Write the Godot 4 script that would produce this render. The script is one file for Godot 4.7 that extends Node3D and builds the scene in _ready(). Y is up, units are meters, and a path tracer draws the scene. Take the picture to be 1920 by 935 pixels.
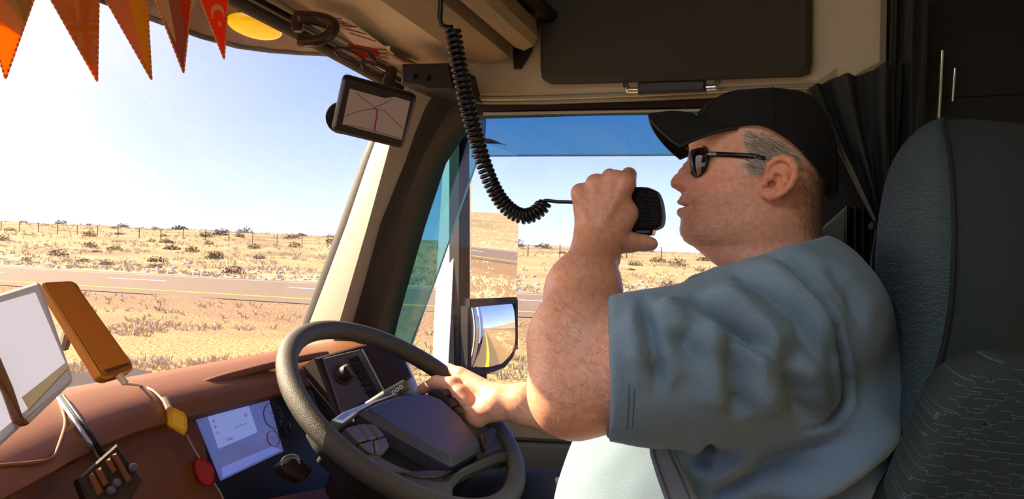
extends Node3D
# A truck cab seen from the passenger seat. Truck axes: -X is forward, +Y up, +Z towards the passenger side.
const FOCAL := 1500.0
const GROUND := -1.25
const FILL_ENERGY := 0.6  # energy of the added, unseen fill light
var cam_pos := Vector3(0, 1.1, 0)
var cr: Vector3
var cu: Vector3
var cf: Vector3
var M := {}
var T := {}
var rng := RandomNumberGenerator.new()
var taken := {}

# ---------------------------------------------------------------- plan helpers: where the line of sight through a photo pixel meets a real plane of the cab
func ray(x: float, y: float) -> Vector3:
	return cr * ((x - 960.0) / FOCAL) - cu * ((y - 467.5) / FOCAL) + cf
func pz(x: float, y: float, z: float) -> Vector3:
	var d := ray(x, y)
	return cam_pos + d * ((z - cam_pos.z) / d.z)
func px(x: float, y: float, xx: float) -> Vector3:
	var d := ray(x, y)
	return cam_pos + d * ((xx - cam_pos.x) / d.x)
func py(x: float, y: float, yy: float) -> Vector3:
	var d := ray(x, y)
	return cam_pos + d * ((yy - cam_pos.y) / d.y)
func on(x: float, y: float, p0: Vector3, n: Vector3) -> Vector3:
	var d := ray(x, y)
	return cam_pos + d * ((p0 - cam_pos).dot(n) / d.dot(n))
func at(x: float, y: float, depth: float) -> Vector3:
	return cam_pos + ray(x, y) * depth
func pzs(a: Array, z: float) -> PackedVector3Array:
	var o := PackedVector3Array()
	for i in range(0, a.size(), 2):
		o.append(pz(a[i], a[i + 1], z))
	return o

# ---------------------------------------------------------------- mesh buffer
class B:
	var v := PackedVector3Array()
	var ix := PackedInt32Array()
	var uv := PackedVector2Array()
	var col := PackedColorArray()
	func put(p: Vector3, t := Vector2.ZERO) -> int:
		v.append(p)
		uv.append(t)
		return v.size() - 1
	func tri(a: int, b: int, c: int) -> void:
		ix.append(a); ix.append(b); ix.append(c)
	func quad(a: int, b: int, c: int, d: int) -> void:
		tri(a, b, c)
		tri(a, c, d)
	func poly(pts: PackedVector3Array) -> void:   # a convex-ish fan
		var s := v.size()
		for p in pts:
			put(p)
		for i in range(1, pts.size() - 1):
			tri(s, s + i, s + i + 1)
	func grid(rows: Array, wrap := false, us := 1.0, vs := 1.0) -> void:
		var n: int = rows[0].size()
		var s := v.size()
		for j in rows.size():
			var row: PackedVector3Array = rows[j]
			for i in n:
				put(row[i], Vector2(us * i / (n - 1), vs * j / (rows.size() - 1)))
		for j in rows.size() - 1:
			for i in (n if wrap else n - 1):
				var a := s + j * n + i
				var b := s + j * n + (i + 1) % n
				quad(a, a + n, b + n, b)
	func cap(ring: PackedVector3Array, flip := false) -> void:
		var c := Vector3.ZERO
		for p in ring:
			c += p
		var s := put(c / ring.size())
		for p in ring:
			put(p)
		for i in ring.size():
			var a := s + 1 + i
			var b := s + 1 + (i + 1) % ring.size()
			if flip:
				tri(s, b, a)
			else:
				tri(s, a, b)
	func loft(rings: Array, cap0 := true, cap1 := true) -> void:
		grid(rings, true)
		if cap0:
			cap(rings[0], false)
		if cap1:
			cap(rings[rings.size() - 1], true)
	func tube(p: PackedVector3Array, r, sides := 8, closed := false, flat := 1.0, up := Vector3.ZERO) -> void:
		var rings := []
		var n := p.size()
		var t0 := (p[1] - p[0]).normalized()
		var a := up if up != Vector3.ZERO else (Vector3.UP if absf(t0.y) < 0.9 else Vector3.RIGHT)
		for i in n:
			var t: Vector3
			if closed:
				t = (p[(i + 1) % n] - p[(i + n - 1) % n]).normalized()
			else:
				t = (p[mini(i + 1, n - 1)] - p[maxi(i - 1, 0)]).normalized()
			a = (a - t * a.dot(t)).normalized()
			var b := t.cross(a)
			var rr: float = r if r is float else r[i]
			var ring := PackedVector3Array()
			for k in sides:
				var g := TAU * k / sides
				ring.append(p[i] + a * cos(g) * rr * flat + b * sin(g) * rr)
			rings.append(ring)
		if closed:
			rings.append(rings[0])
			grid(rings, true)
		else:
			loft(rings)
	func box(size: Vector3, x := Transform3D(), bev := 0.0) -> void:   # a chamfered box
		var h := size * 0.5
		bev = minf(bev, minf(h.x, minf(h.y, h.z)) * 0.95)
		if bev <= 0.0:
			bev = 0.0002
		var id := {}
		for sx in [-1, 1]:
			for sy in [-1, 1]:
				for sz in [-1, 1]:
					for ax in 3:
						var p := Vector3(sx * h.x, sy * h.y, sz * h.z)
						var s := Vector3(sx, sy, sz)
						for k in 3:
							if k != ax:
								p[k] -= s[k] * bev
						id[[sx, sy, sz, ax]] = put(x * p, Vector2(p.x, p.y))
		for ax in 3:
			var u := (ax + 1) % 3
			var w := (ax + 2) % 3
			for s in [-1, 1]:
				var q := []
				for c in [[-1, -1], [1, -1], [1, 1], [-1, 1]]:
					var k := [0, 0, 0]
					k[ax] = s
					k[u] = c[0]
					k[w] = c[1]
					q.append(id[[k[0], k[1], k[2], ax]])
				if s > 0:
					q.reverse()
				quad(q[0], q[1], q[2], q[3])
			for su in [-1, 1]:
				for sw in [-1, 1]:
					var k0 := [0, 0, 0]
					k0[u] = su
					k0[w] = sw
					var k1 := k0.duplicate()
					k0[ax] = -1
					k1[ax] = 1
					var q := [id[[k0[0], k0[1], k0[2], u]], id[[k1[0], k1[1], k1[2], u]], id[[k1[0], k1[1], k1[2], w]], id[[k0[0], k0[1], k0[2], w]]]
					if su * sw < 0:
						q.reverse()
					quad(q[3], q[2], q[1], q[0])
		for sx in [-1, 1]:
			for sy in [-1, 1]:
				for sz in [-1, 1]:
					var q := [id[[sx, sy, sz, 0]], id[[sx, sy, sz, 1]], id[[sx, sy, sz, 2]]]
					if sx * sy * sz > 0:
						q.reverse()
					tri(q[0], q[1], q[2])
	func prism(poly2: PackedVector2Array, x: Transform3D, depth: float, bev := 0.0) -> void:   # polygon in local xy, from z = 0 up to z = depth, with its upper edge chamfered
		var pl := poly2.duplicate()
		if Geometry2D.is_polygon_clockwise(pl):
			pl.reverse()
		var n := pl.size()
		var ins := PackedVector2Array()
		for i in n:
			var e0 := (pl[i] - pl[(i + n - 1) % n]).normalized()
			var e1 := (pl[(i + 1) % n] - pl[i]).normalized()
			var m := (Vector2(-e0.y, e0.x) + Vector2(-e1.y, e1.x))
			m = m / maxf(0.3, m.length_squared() * 0.5)
			ins.append(pl[i] + m * bev)
		var rings := []
		for lay in [[pl, 0.0], [pl, depth - bev], [ins, depth]]:
			var ring := PackedVector3Array()
			for p in lay[0]:
				ring.append(x * Vector3(p.x, p.y, lay[1]))
			rings.append(ring)
		grid(rings, true)
		for k in [0, 2]:
			var tr := Geometry2D.triangulate_polygon(pl if k == 0 else ins)
			if tr.is_empty():
				tr = Geometry2D.triangulate_polygon(pl)
			var s := v.size()
			var src: PackedVector2Array = pl if k == 0 else ins
			for i in n:
				put(rings[k][i], Vector2(src[i].x, src[i].y))
			for i in range(0, tr.size(), 3):
				var a := src[tr[i]]
				var b := src[tr[i + 1]]
				var c := src[tr[i + 2]]
				var ccw := (b - a).cross(c - a) > 0
				if (k == 2) == ccw:
					tri(s + tr[i], s + tr[i + 2], s + tr[i + 1])
				else:
					tri(s + tr[i], s + tr[i + 1], s + tr[i + 2])
	func ball(c: Vector3, r: Vector3, seg := 12, x := Basis()) -> void:
		var rows := []
		for j in seg + 1:
			var row := PackedVector3Array()
			var a := PI * j / seg
			for i in seg * 2:
				var b := TAU * i / (seg * 2)
				row.append(c + x * (Vector3(sin(a) * cos(b), cos(a), -sin(a) * sin(b)) * r))
			rows.append(row)
		grid(rows, true)
	func lathe(prof: PackedVector2Array, x: Transform3D, n := 24) -> void:   # (radius, height along local z)
		var rows := []
		for p in prof:
			var row := PackedVector3Array()
			for i in n:
				var g := TAU * i / n
				row.append(x * Vector3(p.x * cos(g), p.x * sin(g), p.y))
			rows.append(row)
		grid(rows, true)
	func faces_flip() -> void:
		for i in range(0, ix.size(), 3):
			var t := ix[i + 1]
			ix[i + 1] = ix[i + 2]
			ix[i + 2] = t
	func smooth() -> PackedVector3Array:
		var nn := PackedVector3Array()
		nn.resize(v.size())
		for i in range(0, ix.size(), 3):
			var a := v[ix[i]]
			var f := (v[ix[i + 2]] - a).cross(v[ix[i + 1]] - a)
			nn[ix[i]] += f
			nn[ix[i + 1]] += f
			nn[ix[i + 2]] += f
		for i in nn.size():
			nn[i] = nn[i].normalized() if nn[i].length_squared() > 1e-24 else Vector3.UP
		return nn
	func mesh(crease := -1.0) -> ArrayMesh:
		var arr := []
		arr.resize(Mesh.ARRAY_MAX)
		if crease < 0.0:
			arr[Mesh.ARRAY_VERTEX] = v
			arr[Mesh.ARRAY_NORMAL] = smooth()
			arr[Mesh.ARRAY_TEX_UV] = uv
			arr[Mesh.ARRAY_INDEX] = ix
			if col.size() == v.size():
				arr[Mesh.ARRAY_COLOR] = col
		else:
			var key := {}
			var weld := PackedInt32Array()
			for p in v:
				var k := (p * 20000.0).round()
				if not key.has(k):
					key[k] = key.size()
				weld.append(key[k])
			var nf := ix.size() / 3
			var fn := PackedVector3Array()
			var by := []
			by.resize(key.size())
			for f in nf:
				var a := v[ix[f * 3]]
				fn.append((v[ix[f * 3 + 2]] - a).cross(v[ix[f * 3 + 1]] - a))
				for k in 3:
					var w := weld[ix[f * 3 + k]]
					if by[w] == null:
						by[w] = PackedInt32Array()
					by[w].append(f)
			var lim := cos(deg_to_rad(crease))
			var ov := PackedVector3Array()
			var on := PackedVector3Array()
			var ou := PackedVector2Array()
			for f in nf:
				var mine := fn[f].normalized()
				if fn[f].length_squared() < 1e-26:
					continue
				for k in 3:
					var i := ix[f * 3 + k]
					var s := Vector3.ZERO
					for g in by[weld[i]]:
						if fn[g].normalized().dot(mine) >= lim:
							s += fn[g]
					ov.append(v[i])
					on.append(s.normalized())
					ou.append(uv[i])
			arr[Mesh.ARRAY_VERTEX] = ov
			arr[Mesh.ARRAY_NORMAL] = on
			arr[Mesh.ARRAY_TEX_UV] = ou
		var me := ArrayMesh.new()
		me.add_surface_from_arrays(Mesh.PRIMITIVE_TRIANGLES, arr)
		return me

# ---------------------------------------------------------------- scene helpers
func numbered(called: String) -> String:
	var n: int = taken.get(called, 0)
	taken[called] = n + 1
	return called if n == 0 else "%s_%03d" % [called, n]
func obj(called: String, b, m: Material, parent: Node = self, crease := 35.0) -> MeshInstance3D:
	var o := MeshInstance3D.new()
	o.mesh = b.mesh(crease) if b is B else b
	o.material_override = m
	o.name = numbered(called) if parent == self else called
	parent.add_child(o, true)
	return o
func thing(called: String, label: String, category: String, base := Vector3.ZERO, group := "") -> Node3D:
	var o := Node3D.new()
	o.name = numbered(called)
	add_child(o)
	tag(o, label, category, group)
	return o
func tag(o: Node, label: String, category: String, group := "") -> Node:
	o.set_meta("label", label)
	o.set_meta("category", category)
	if group:
		o.set_meta("group", group)
	return o
func struct(called: String, b, m: Material, label := "", parent: Node = self, crease := 35.0) -> MeshInstance3D:
	var o := obj(called, b, m, parent, crease)
	if parent == self:
		o.set_meta("kind", "structure")
		if label:
			o.set_meta("label", label)
	return o
func mat(called: String, c: Color, rough := 0.6, metal := 0.0, more := {}) -> StandardMaterial3D:
	var m := StandardMaterial3D.new()
	m.resource_name = called
	m.albedo_color = c
	m.roughness = rough
	m.metallic = metal
	for k in more:
		m.set(k, more[k])
	M[called] = m
	return m
func noise_tex(freq: float, type := 0, size := 512, oct := 3, seed_ := 1, ramp: Array = [], as_normal := false, bump := 4.0) -> NoiseTexture2D:
	var n := FastNoiseLite.new()
	n.seed = seed_
	n.noise_type = [FastNoiseLite.TYPE_SIMPLEX_SMOOTH, FastNoiseLite.TYPE_CELLULAR, FastNoiseLite.TYPE_PERLIN][type]
	n.frequency = freq
	n.fractal_octaves = oct
	var t := NoiseTexture2D.new()
	t.width = size
	t.height = size
	t.seamless = true
	t.noise = n
	if ramp.size():
		var g := Gradient.new()
		g.offsets = PackedFloat32Array()
		g.colors = PackedColorArray()
		var of := PackedFloat32Array()
		var co := PackedColorArray()
		for r in ramp:
			of.append(r[0])
			co.append(r[1])
		g.offsets = of
		g.colors = co
		t.color_ramp = g
	if as_normal:
		t.as_normal_map = true
		t.bump_strength = bump
	return t
func tri_tex(m: StandardMaterial3D, scale: Vector3, world := true) -> void:
	m.uv1_triplanar = true
	m.uv1_world_triplanar = world
	m.uv1_scale = scale
func relief(m: StandardMaterial3D, t: Texture2D, cm: float) -> void:
	m.heightmap_enabled = true
	m.heightmap_texture = t
	m.heightmap_scale = cm
func spline(a: PackedVector3Array, per := 6, closed := false) -> PackedVector3Array:
	var o := PackedVector3Array()
	var n := a.size()
	for i in (n if closed else n - 1):
		var p0 := a[(i + n - 1) % n] if closed else a[maxi(i - 1, 0)]
		var p3 := a[(i + 2) % n] if closed else a[mini(i + 2, n - 1)]
		for k in per:
			o.append(a[i].cubic_interpolate(a[(i + 1) % n], p0, p3, float(k) / per))
	if not closed:
		o.append(a[n - 1])
	return o
func round_poly(a: PackedVector2Array, r: float, seg := 4) -> PackedVector2Array:
	var o := PackedVector2Array()
	var n := a.size()
	for i in n:
		var p := a[i]
		var e0 := a[(i + n - 1) % n] - p
		var e1 := a[(i + 1) % n] - p
		var rr := minf(r, minf(e0.length(), e1.length()) * 0.45)
		var s := p + e0.normalized() * rr
		var e := p + e1.normalized() * rr
		for k in seg + 1:
			var t := float(k) / seg
			o.append(s.lerp(p, t).lerp(p.lerp(e, t), t))
	return o
func rect2(w: float, h: float, r := 0.0, seg := 4) -> PackedVector2Array:
	var a := PackedVector2Array([Vector2(-w / 2, -h / 2), Vector2(w / 2, -h / 2), Vector2(w / 2, h / 2), Vector2(-w / 2, h / 2)])
	return round_poly(a, r, seg) if r > 0 else a
func frame(o: Vector3, n: Vector3, up := Vector3.UP) -> Transform3D:   # a plane's own axes: x right, y up, z along n
	var x := up.cross(n).normalized()
	return Transform3D(Basis(x, n.cross(x).normalized(), n.normalized()), o)
func flat2(pxs: Array, fr: Transform3D) -> PackedVector2Array:   # photo outline laid onto that plane
	var o := PackedVector2Array()
	var inv := fr.affine_inverse()
	for i in range(0, pxs.size(), 2):
		var p := inv * on(pxs[i], pxs[i + 1], fr.origin, fr.basis.z)
		o.append(Vector2(p.x, p.y))
	return o
func seg_tube(called: String, pts: PackedVector3Array, r: float, m: Material, parent: Node = self, sides := 8) -> MeshInstance3D:
	var b := B.new()
	b.tube(pts, r, sides)
	return obj(called, b, m, parent, -1.0)
func text_mesh(s: String, h: float, depth := 0.0006) -> TextMesh:
	var t := TextMesh.new()
	var f := SystemFont.new()
	f.font_names = PackedStringArray(["Droid Sans"])
	t.font = f
	t.text = s
	t.font_size = 32
	t.pixel_size = h / 32.0
	t.depth = depth
	return t

func _ready() -> void:
	rng.seed = 7
	# camera, sky, sun, lamps, exposure
	var yaw := deg_to_rad(20.0)
	var roll := deg_to_rad(1.75)
	cf = Vector3(-sin(yaw), 0, -cos(yaw))
	var r0 := Vector3(cos(yaw), 0, -sin(yaw))
	cr = r0 * cos(roll) + Vector3.UP * sin(roll)
	cu = Vector3.UP * cos(roll) - r0 * sin(roll)
	var cam := Camera3D.new()
	cam.name = "camera"
	cam.transform = Transform3D(Basis(cr, cu, -cf), cam_pos)
	cam.fov = rad_to_deg(2.0 * atan(467.5 / FOCAL))
	cam.near = 0.02
	cam.far = 3000.0
	cam.current = true
	add_child(cam)
	var sun := DirectionalLight3D.new()
	sun.name = "sun"
	sun.look_at_from_position(Vector3(-0.80, 0.515, -0.02) * 10.0, Vector3.ZERO)
	sun.light_color = Color(1.0, 0.90, 0.76)
	sun.light_energy = 6.4
	sun.light_angular_distance = 0.53
	sun.shadow_enabled = true
	add_child(sun)
	var sky := ProceduralSkyMaterial.new()
	sky.sky_top_color = Color(0.20, 0.46, 0.98)
	sky.sky_horizon_color = Color(0.86, 0.92, 1.0)
	sky.sky_curve = 0.115
	sky.sky_energy_multiplier = 1.22
	sky.ground_bottom_color = Color(0.55, 0.47, 0.36)
	sky.ground_horizon_color = Color(0.80, 0.76, 0.68)
	sky.sun_angle_max = 90.0
	sky.sun_curve = 0.34
	sky.sky_cover = noise_tex(0.006, 0, 512, 4, 5, [[0.0, Color(0, 0, 0, 0)], [0.62, Color(0, 0, 0, 0)], [1.0, Color(0.35, 0.33, 0.36, 0.55)]])
	var s := Sky.new()
	s.sky_material = sky
	var env := Environment.new()
	env.background_mode = Environment.BG_SKY
	env.sky = s
	env.tonemap_mode = Environment.TONE_MAPPER_LINEAR
	env.tonemap_exposure = 1.0
	env.sdfgi_enabled = true
	env.ssao_enabled = true
	env.ssil_enabled = true
	var we := WorldEnvironment.new()
	we.name = "environment"
	we.environment = env
	add_child(we)
	textures()
	materials()
	outside()
	shell()
	upper_trim()
	dashboard()
	steering_wheel()
	mirror()
	window_glass()
	seat()
	driver()
	overhead_items()
	pennants()
	cab_items()

func textures() -> void:
	T.grain = noise_tex(0.09, 1, 512, 2, 3)
	T.fine = noise_tex(0.25, 0, 512, 2, 4)
	T.soft = noise_tex(0.02, 0, 512, 4, 6)
	T.mottle = noise_tex(0.03, 0, 512, 4, 9, [[0.0, Color(0.90, 0.78, 0.72)], [0.5, Color(0.95, 0.89, 0.85)], [1.0, Color(1, 0.97, 0.93)]])
	T.skin_bump = noise_tex(0.12, 1, 512, 3, 12)
	T.heather = noise_tex(0.16, 0, 512, 3, 21, [[0.0, Color(0.55, 0.59, 0.62)], [0.45, Color(0.76, 0.79, 0.81)], [0.7, Color(0.88, 0.90, 0.92)], [1.0, Color(1, 1, 1)]])
	T.earth = noise_tex(0.03, 0, 1024, 5, 31, [[0.0, Color(0.50, 0.42, 0.30)], [0.4, Color(0.76, 0.68, 0.52)], [0.65, Color(0.92, 0.86, 0.72)], [1.0, Color(1, 0.98, 0.92)]])
	T.asphalt = noise_tex(0.2, 0, 512, 3, 33, [[0.0, Color(0.70, 0.70, 0.70)], [1.0, Color(1, 1, 1)]])
	var k := Image.create_empty(64, 64, false, Image.FORMAT_RGB8)   # plain weave
	for y in 64:
		for x in 64:
			var a := sin(TAU * x / 8.0) * 0.5 + 0.5
			var b := sin(TAU * y / 8.0) * 0.5 + 0.5
			var h := a if ((x / 8 + y / 8) % 2 == 0) else b
			k.set_pixel(x, y, Color(h, h, h))
	T.weave = ImageTexture.create_from_image(k)
	T.seat = seat_pattern()

func seat_pattern() -> ImageTexture:   # raised lines that run across and step up and down, as woven into the seat cloth
	var n := 512
	var im := Image.create_empty(n, n, false, Image.FORMAT_RGB8)
	im.fill(Color(0.55, 0.55, 0.55))
	var g := RandomNumberGenerator.new()
	g.seed = 5
	for y in n:
		for x in range(0, n):
			var wv := 0.06 * (((x / 3) + (y / 3)) % 2)
			im.set_pixel(x, y, Color(0.52 + wv, 0.52 + wv, 0.52 + wv))
	for row in 16:
		var y0 := row * 32 + 8
		var x := 0
		while x < n:
			var run := g.randi_range(16, 46)
			var step: int = [-12, 12, 0, -12, 12][g.randi_range(0, 4)]
			for i in run:
				for w in 3:
					im.set_pixel((x + i) % n, posmod(y0 + w, n), Color(1, 1, 1))
			x += run
			for i in absi(step):
				for w in 3:
					im.set_pixel((x + i / 2 + w) % n, posmod(y0 + i * signi(step), n), Color(1, 1, 1))
			if g.randf() < 0.35:
				x += g.randi_range(8, 20)
			y0 += step
			if absf(y0 - row * 32 - 8) > 14:
				y0 = row * 32 + 8
	return ImageTexture.create_from_image(im)

func materials() -> void:
	var m: StandardMaterial3D
	m = mat("cream trim", Color(0.58, 0.565, 0.48), 0.55)
	relief(m, T.grain, 0.05); tri_tex(m, Vector3.ONE * 14.0)
	m = mat("headliner", Color(0.80, 0.76, 0.66), 0.85)
	relief(m, T.grain, 0.06); tri_tex(m, Vector3.ONE * 10.0)
	m = mat("tan beam", Color(0.56, 0.49, 0.37), 0.6)
	relief(m, T.grain, 0.03); tri_tex(m, Vector3.ONE * 14.0)
	m = mat("dark door panel", Color(0.42, 0.44, 0.40), 0.8)
	relief(m, T.fine, 0.02); tri_tex(m, Vector3.ONE * 14.0)
	mat("post grey", Color(0.34, 0.37, 0.34), 0.7)
	mat("rubber", Color(0.10, 0.060, 0.045), 0.5)  # black rubber; the brown flare tint is put into its colour
	mat("black", Color(0.015, 0.014, 0.014), 0.7)
	mat("gloss black", Color(0.03, 0.03, 0.032), 0.2)
	m = mat("dash plastic", Color(0.47, 0.275, 0.065), 0.62)  # orange wash of the lens flare is put into this base colour
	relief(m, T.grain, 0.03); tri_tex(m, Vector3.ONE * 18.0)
	m = mat("dash dark", Color(0.17, 0.095, 0.05), 0.6)
	relief(m, T.grain, 0.02); tri_tex(m, Vector3.ONE * 18.0)
	mat("bay black", Color(0.05, 0.035, 0.03), 0.5)
	m = mat("panel grey", Color(0.34, 0.31, 0.33), 0.5)
	relief(m, T.grain, 0.02); tri_tex(m, Vector3.ONE * 18.0)
	m = mat("wheel leather", Color(0.26, 0.24, 0.19), 0.55)
	relief(m, T.grain, 0.10); tri_tex(m, Vector3.ONE * 16.0, false)
	m = mat("hub cover", Color(0.23, 0.225, 0.28), 0.55)
	relief(m, T.grain, 0.02); tri_tex(m, Vector3.ONE * 18.0, false)
	mat("chrome", Color(0.9, 0.9, 0.9), 0.12, 1.0)
	mat("satin silver", Color(0.72, 0.74, 0.74), 0.35, 0.7)
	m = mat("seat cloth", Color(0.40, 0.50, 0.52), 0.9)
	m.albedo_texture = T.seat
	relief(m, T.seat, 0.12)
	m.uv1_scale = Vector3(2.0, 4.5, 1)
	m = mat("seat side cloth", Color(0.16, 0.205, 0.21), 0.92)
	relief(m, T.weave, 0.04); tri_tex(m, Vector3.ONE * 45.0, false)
	m = mat("curtain", Color(0.20, 0.21, 0.20), 0.95)
	relief(m, T.weave, 0.02); tri_tex(m, Vector3.ONE * 30.0)
	m = mat("webbing", Color(0.55, 0.58, 0.58), 0.8)
	relief(m, T.weave, 0.05); m.uv1_scale = Vector3(6, 60, 1)
	m = mat("skin", Color(0.94, 0.74, 0.63), 0.46)
	m.albedo_texture = T.mottle
	m.vertex_color_use_as_albedo = true
	m.subsurf_scatter_enabled = true
	m.subsurf_scatter_strength = 0.12
	relief(m, T.fine, 0.012); tri_tex(m, Vector3.ONE * 5.0, false)
	m = mat("shirt", Color(0.56, 0.645, 0.695), 0.95)
	m.albedo_texture = T.heather
	m.rim_enabled = true
	m.rim = 0.3
	relief(m, T.fine, 0.005); tri_tex(m, Vector3(16, 5, 16), false)
	mat("shirt thread", Color(0.33, 0.39, 0.43), 0.95)
	m = mat("jeans", Color(0.10, 0.13, 0.19), 0.9)
	relief(m, T.weave, 0.03); tri_tex(m, Vector3.ONE * 40.0)
	m = mat("cap cloth", Color(0.014, 0.0135, 0.014), 0.9)
	relief(m, T.weave, 0.02); tri_tex(m, Vector3.ONE * 45.0, false)
	mat("grey hair", Color(0.95, 0.90, 0.82), 0.5, 0.0, {"vertex_color_use_as_albedo": true})
	mat("dark hair", Color(0.62, 0.50, 0.40), 0.5, 0.0, {"vertex_color_use_as_albedo": true})
	mat("arm hair", Color(0.55, 0.42, 0.30), 0.5, 0.0, {"vertex_color_use_as_albedo": true})
	mat("mirror", Color(0.95, 0.96, 0.97), 0.0, 1.0)
	m = mat("pane", Color(1, 1, 1, 0.03), 0.0)
	m.transparency = BaseMaterial3D.TRANSPARENCY_ALPHA
	m = mat("mast metal", Color(0.62, 0.65, 0.68), 0.5, 0.2)
	relief(m, T.fine, 0.06); tri_tex(m, Vector3.ONE * 12.0)
	mat("white paint", Color(0.86, 0.87, 0.90), 0.35)
	mat("navy paint", Color(0.045, 0.06, 0.15), 0.25, 0.0, {"clearcoat_enabled": true})

# ---------------------------------------------------------------- the desert, the two carriageways
func rise(x: float, d: float) -> float:
	var h := GROUND
	if d < 0.0:
		h += 1.4 * smoothstep(9.0, 60.0, -d)
		return h
	h -= 0.25 * smoothstep(3.6, 9.0, d) * (1.0 - smoothstep(20.0, 26.0, d))
	var left := smoothstep(-10.0, -150.0, x)
	var back := smoothstep(40.0, 200.0, x)
	h += (2.35 + 2.1 * left + 5.0 * back) * smoothstep(41.5, 105.0, d)
	h += 0.5 * smoothstep(110.0, 400.0, d)
	return h

var bump := FastNoiseLite.new()
func ground_y(x: float, d: float) -> float:
	var flat: float = 1.0 if (d > 25.9 and d < 41.6) or (d > -8.6 and d < 4.3) else 0.0
	var h := rise(x, d)
	if flat < 0.5:
		h += bump.get_noise_2d(x * 1.0, d * 1.6) * (0.22 if d < 60.0 else 0.45)
	return h

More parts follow.
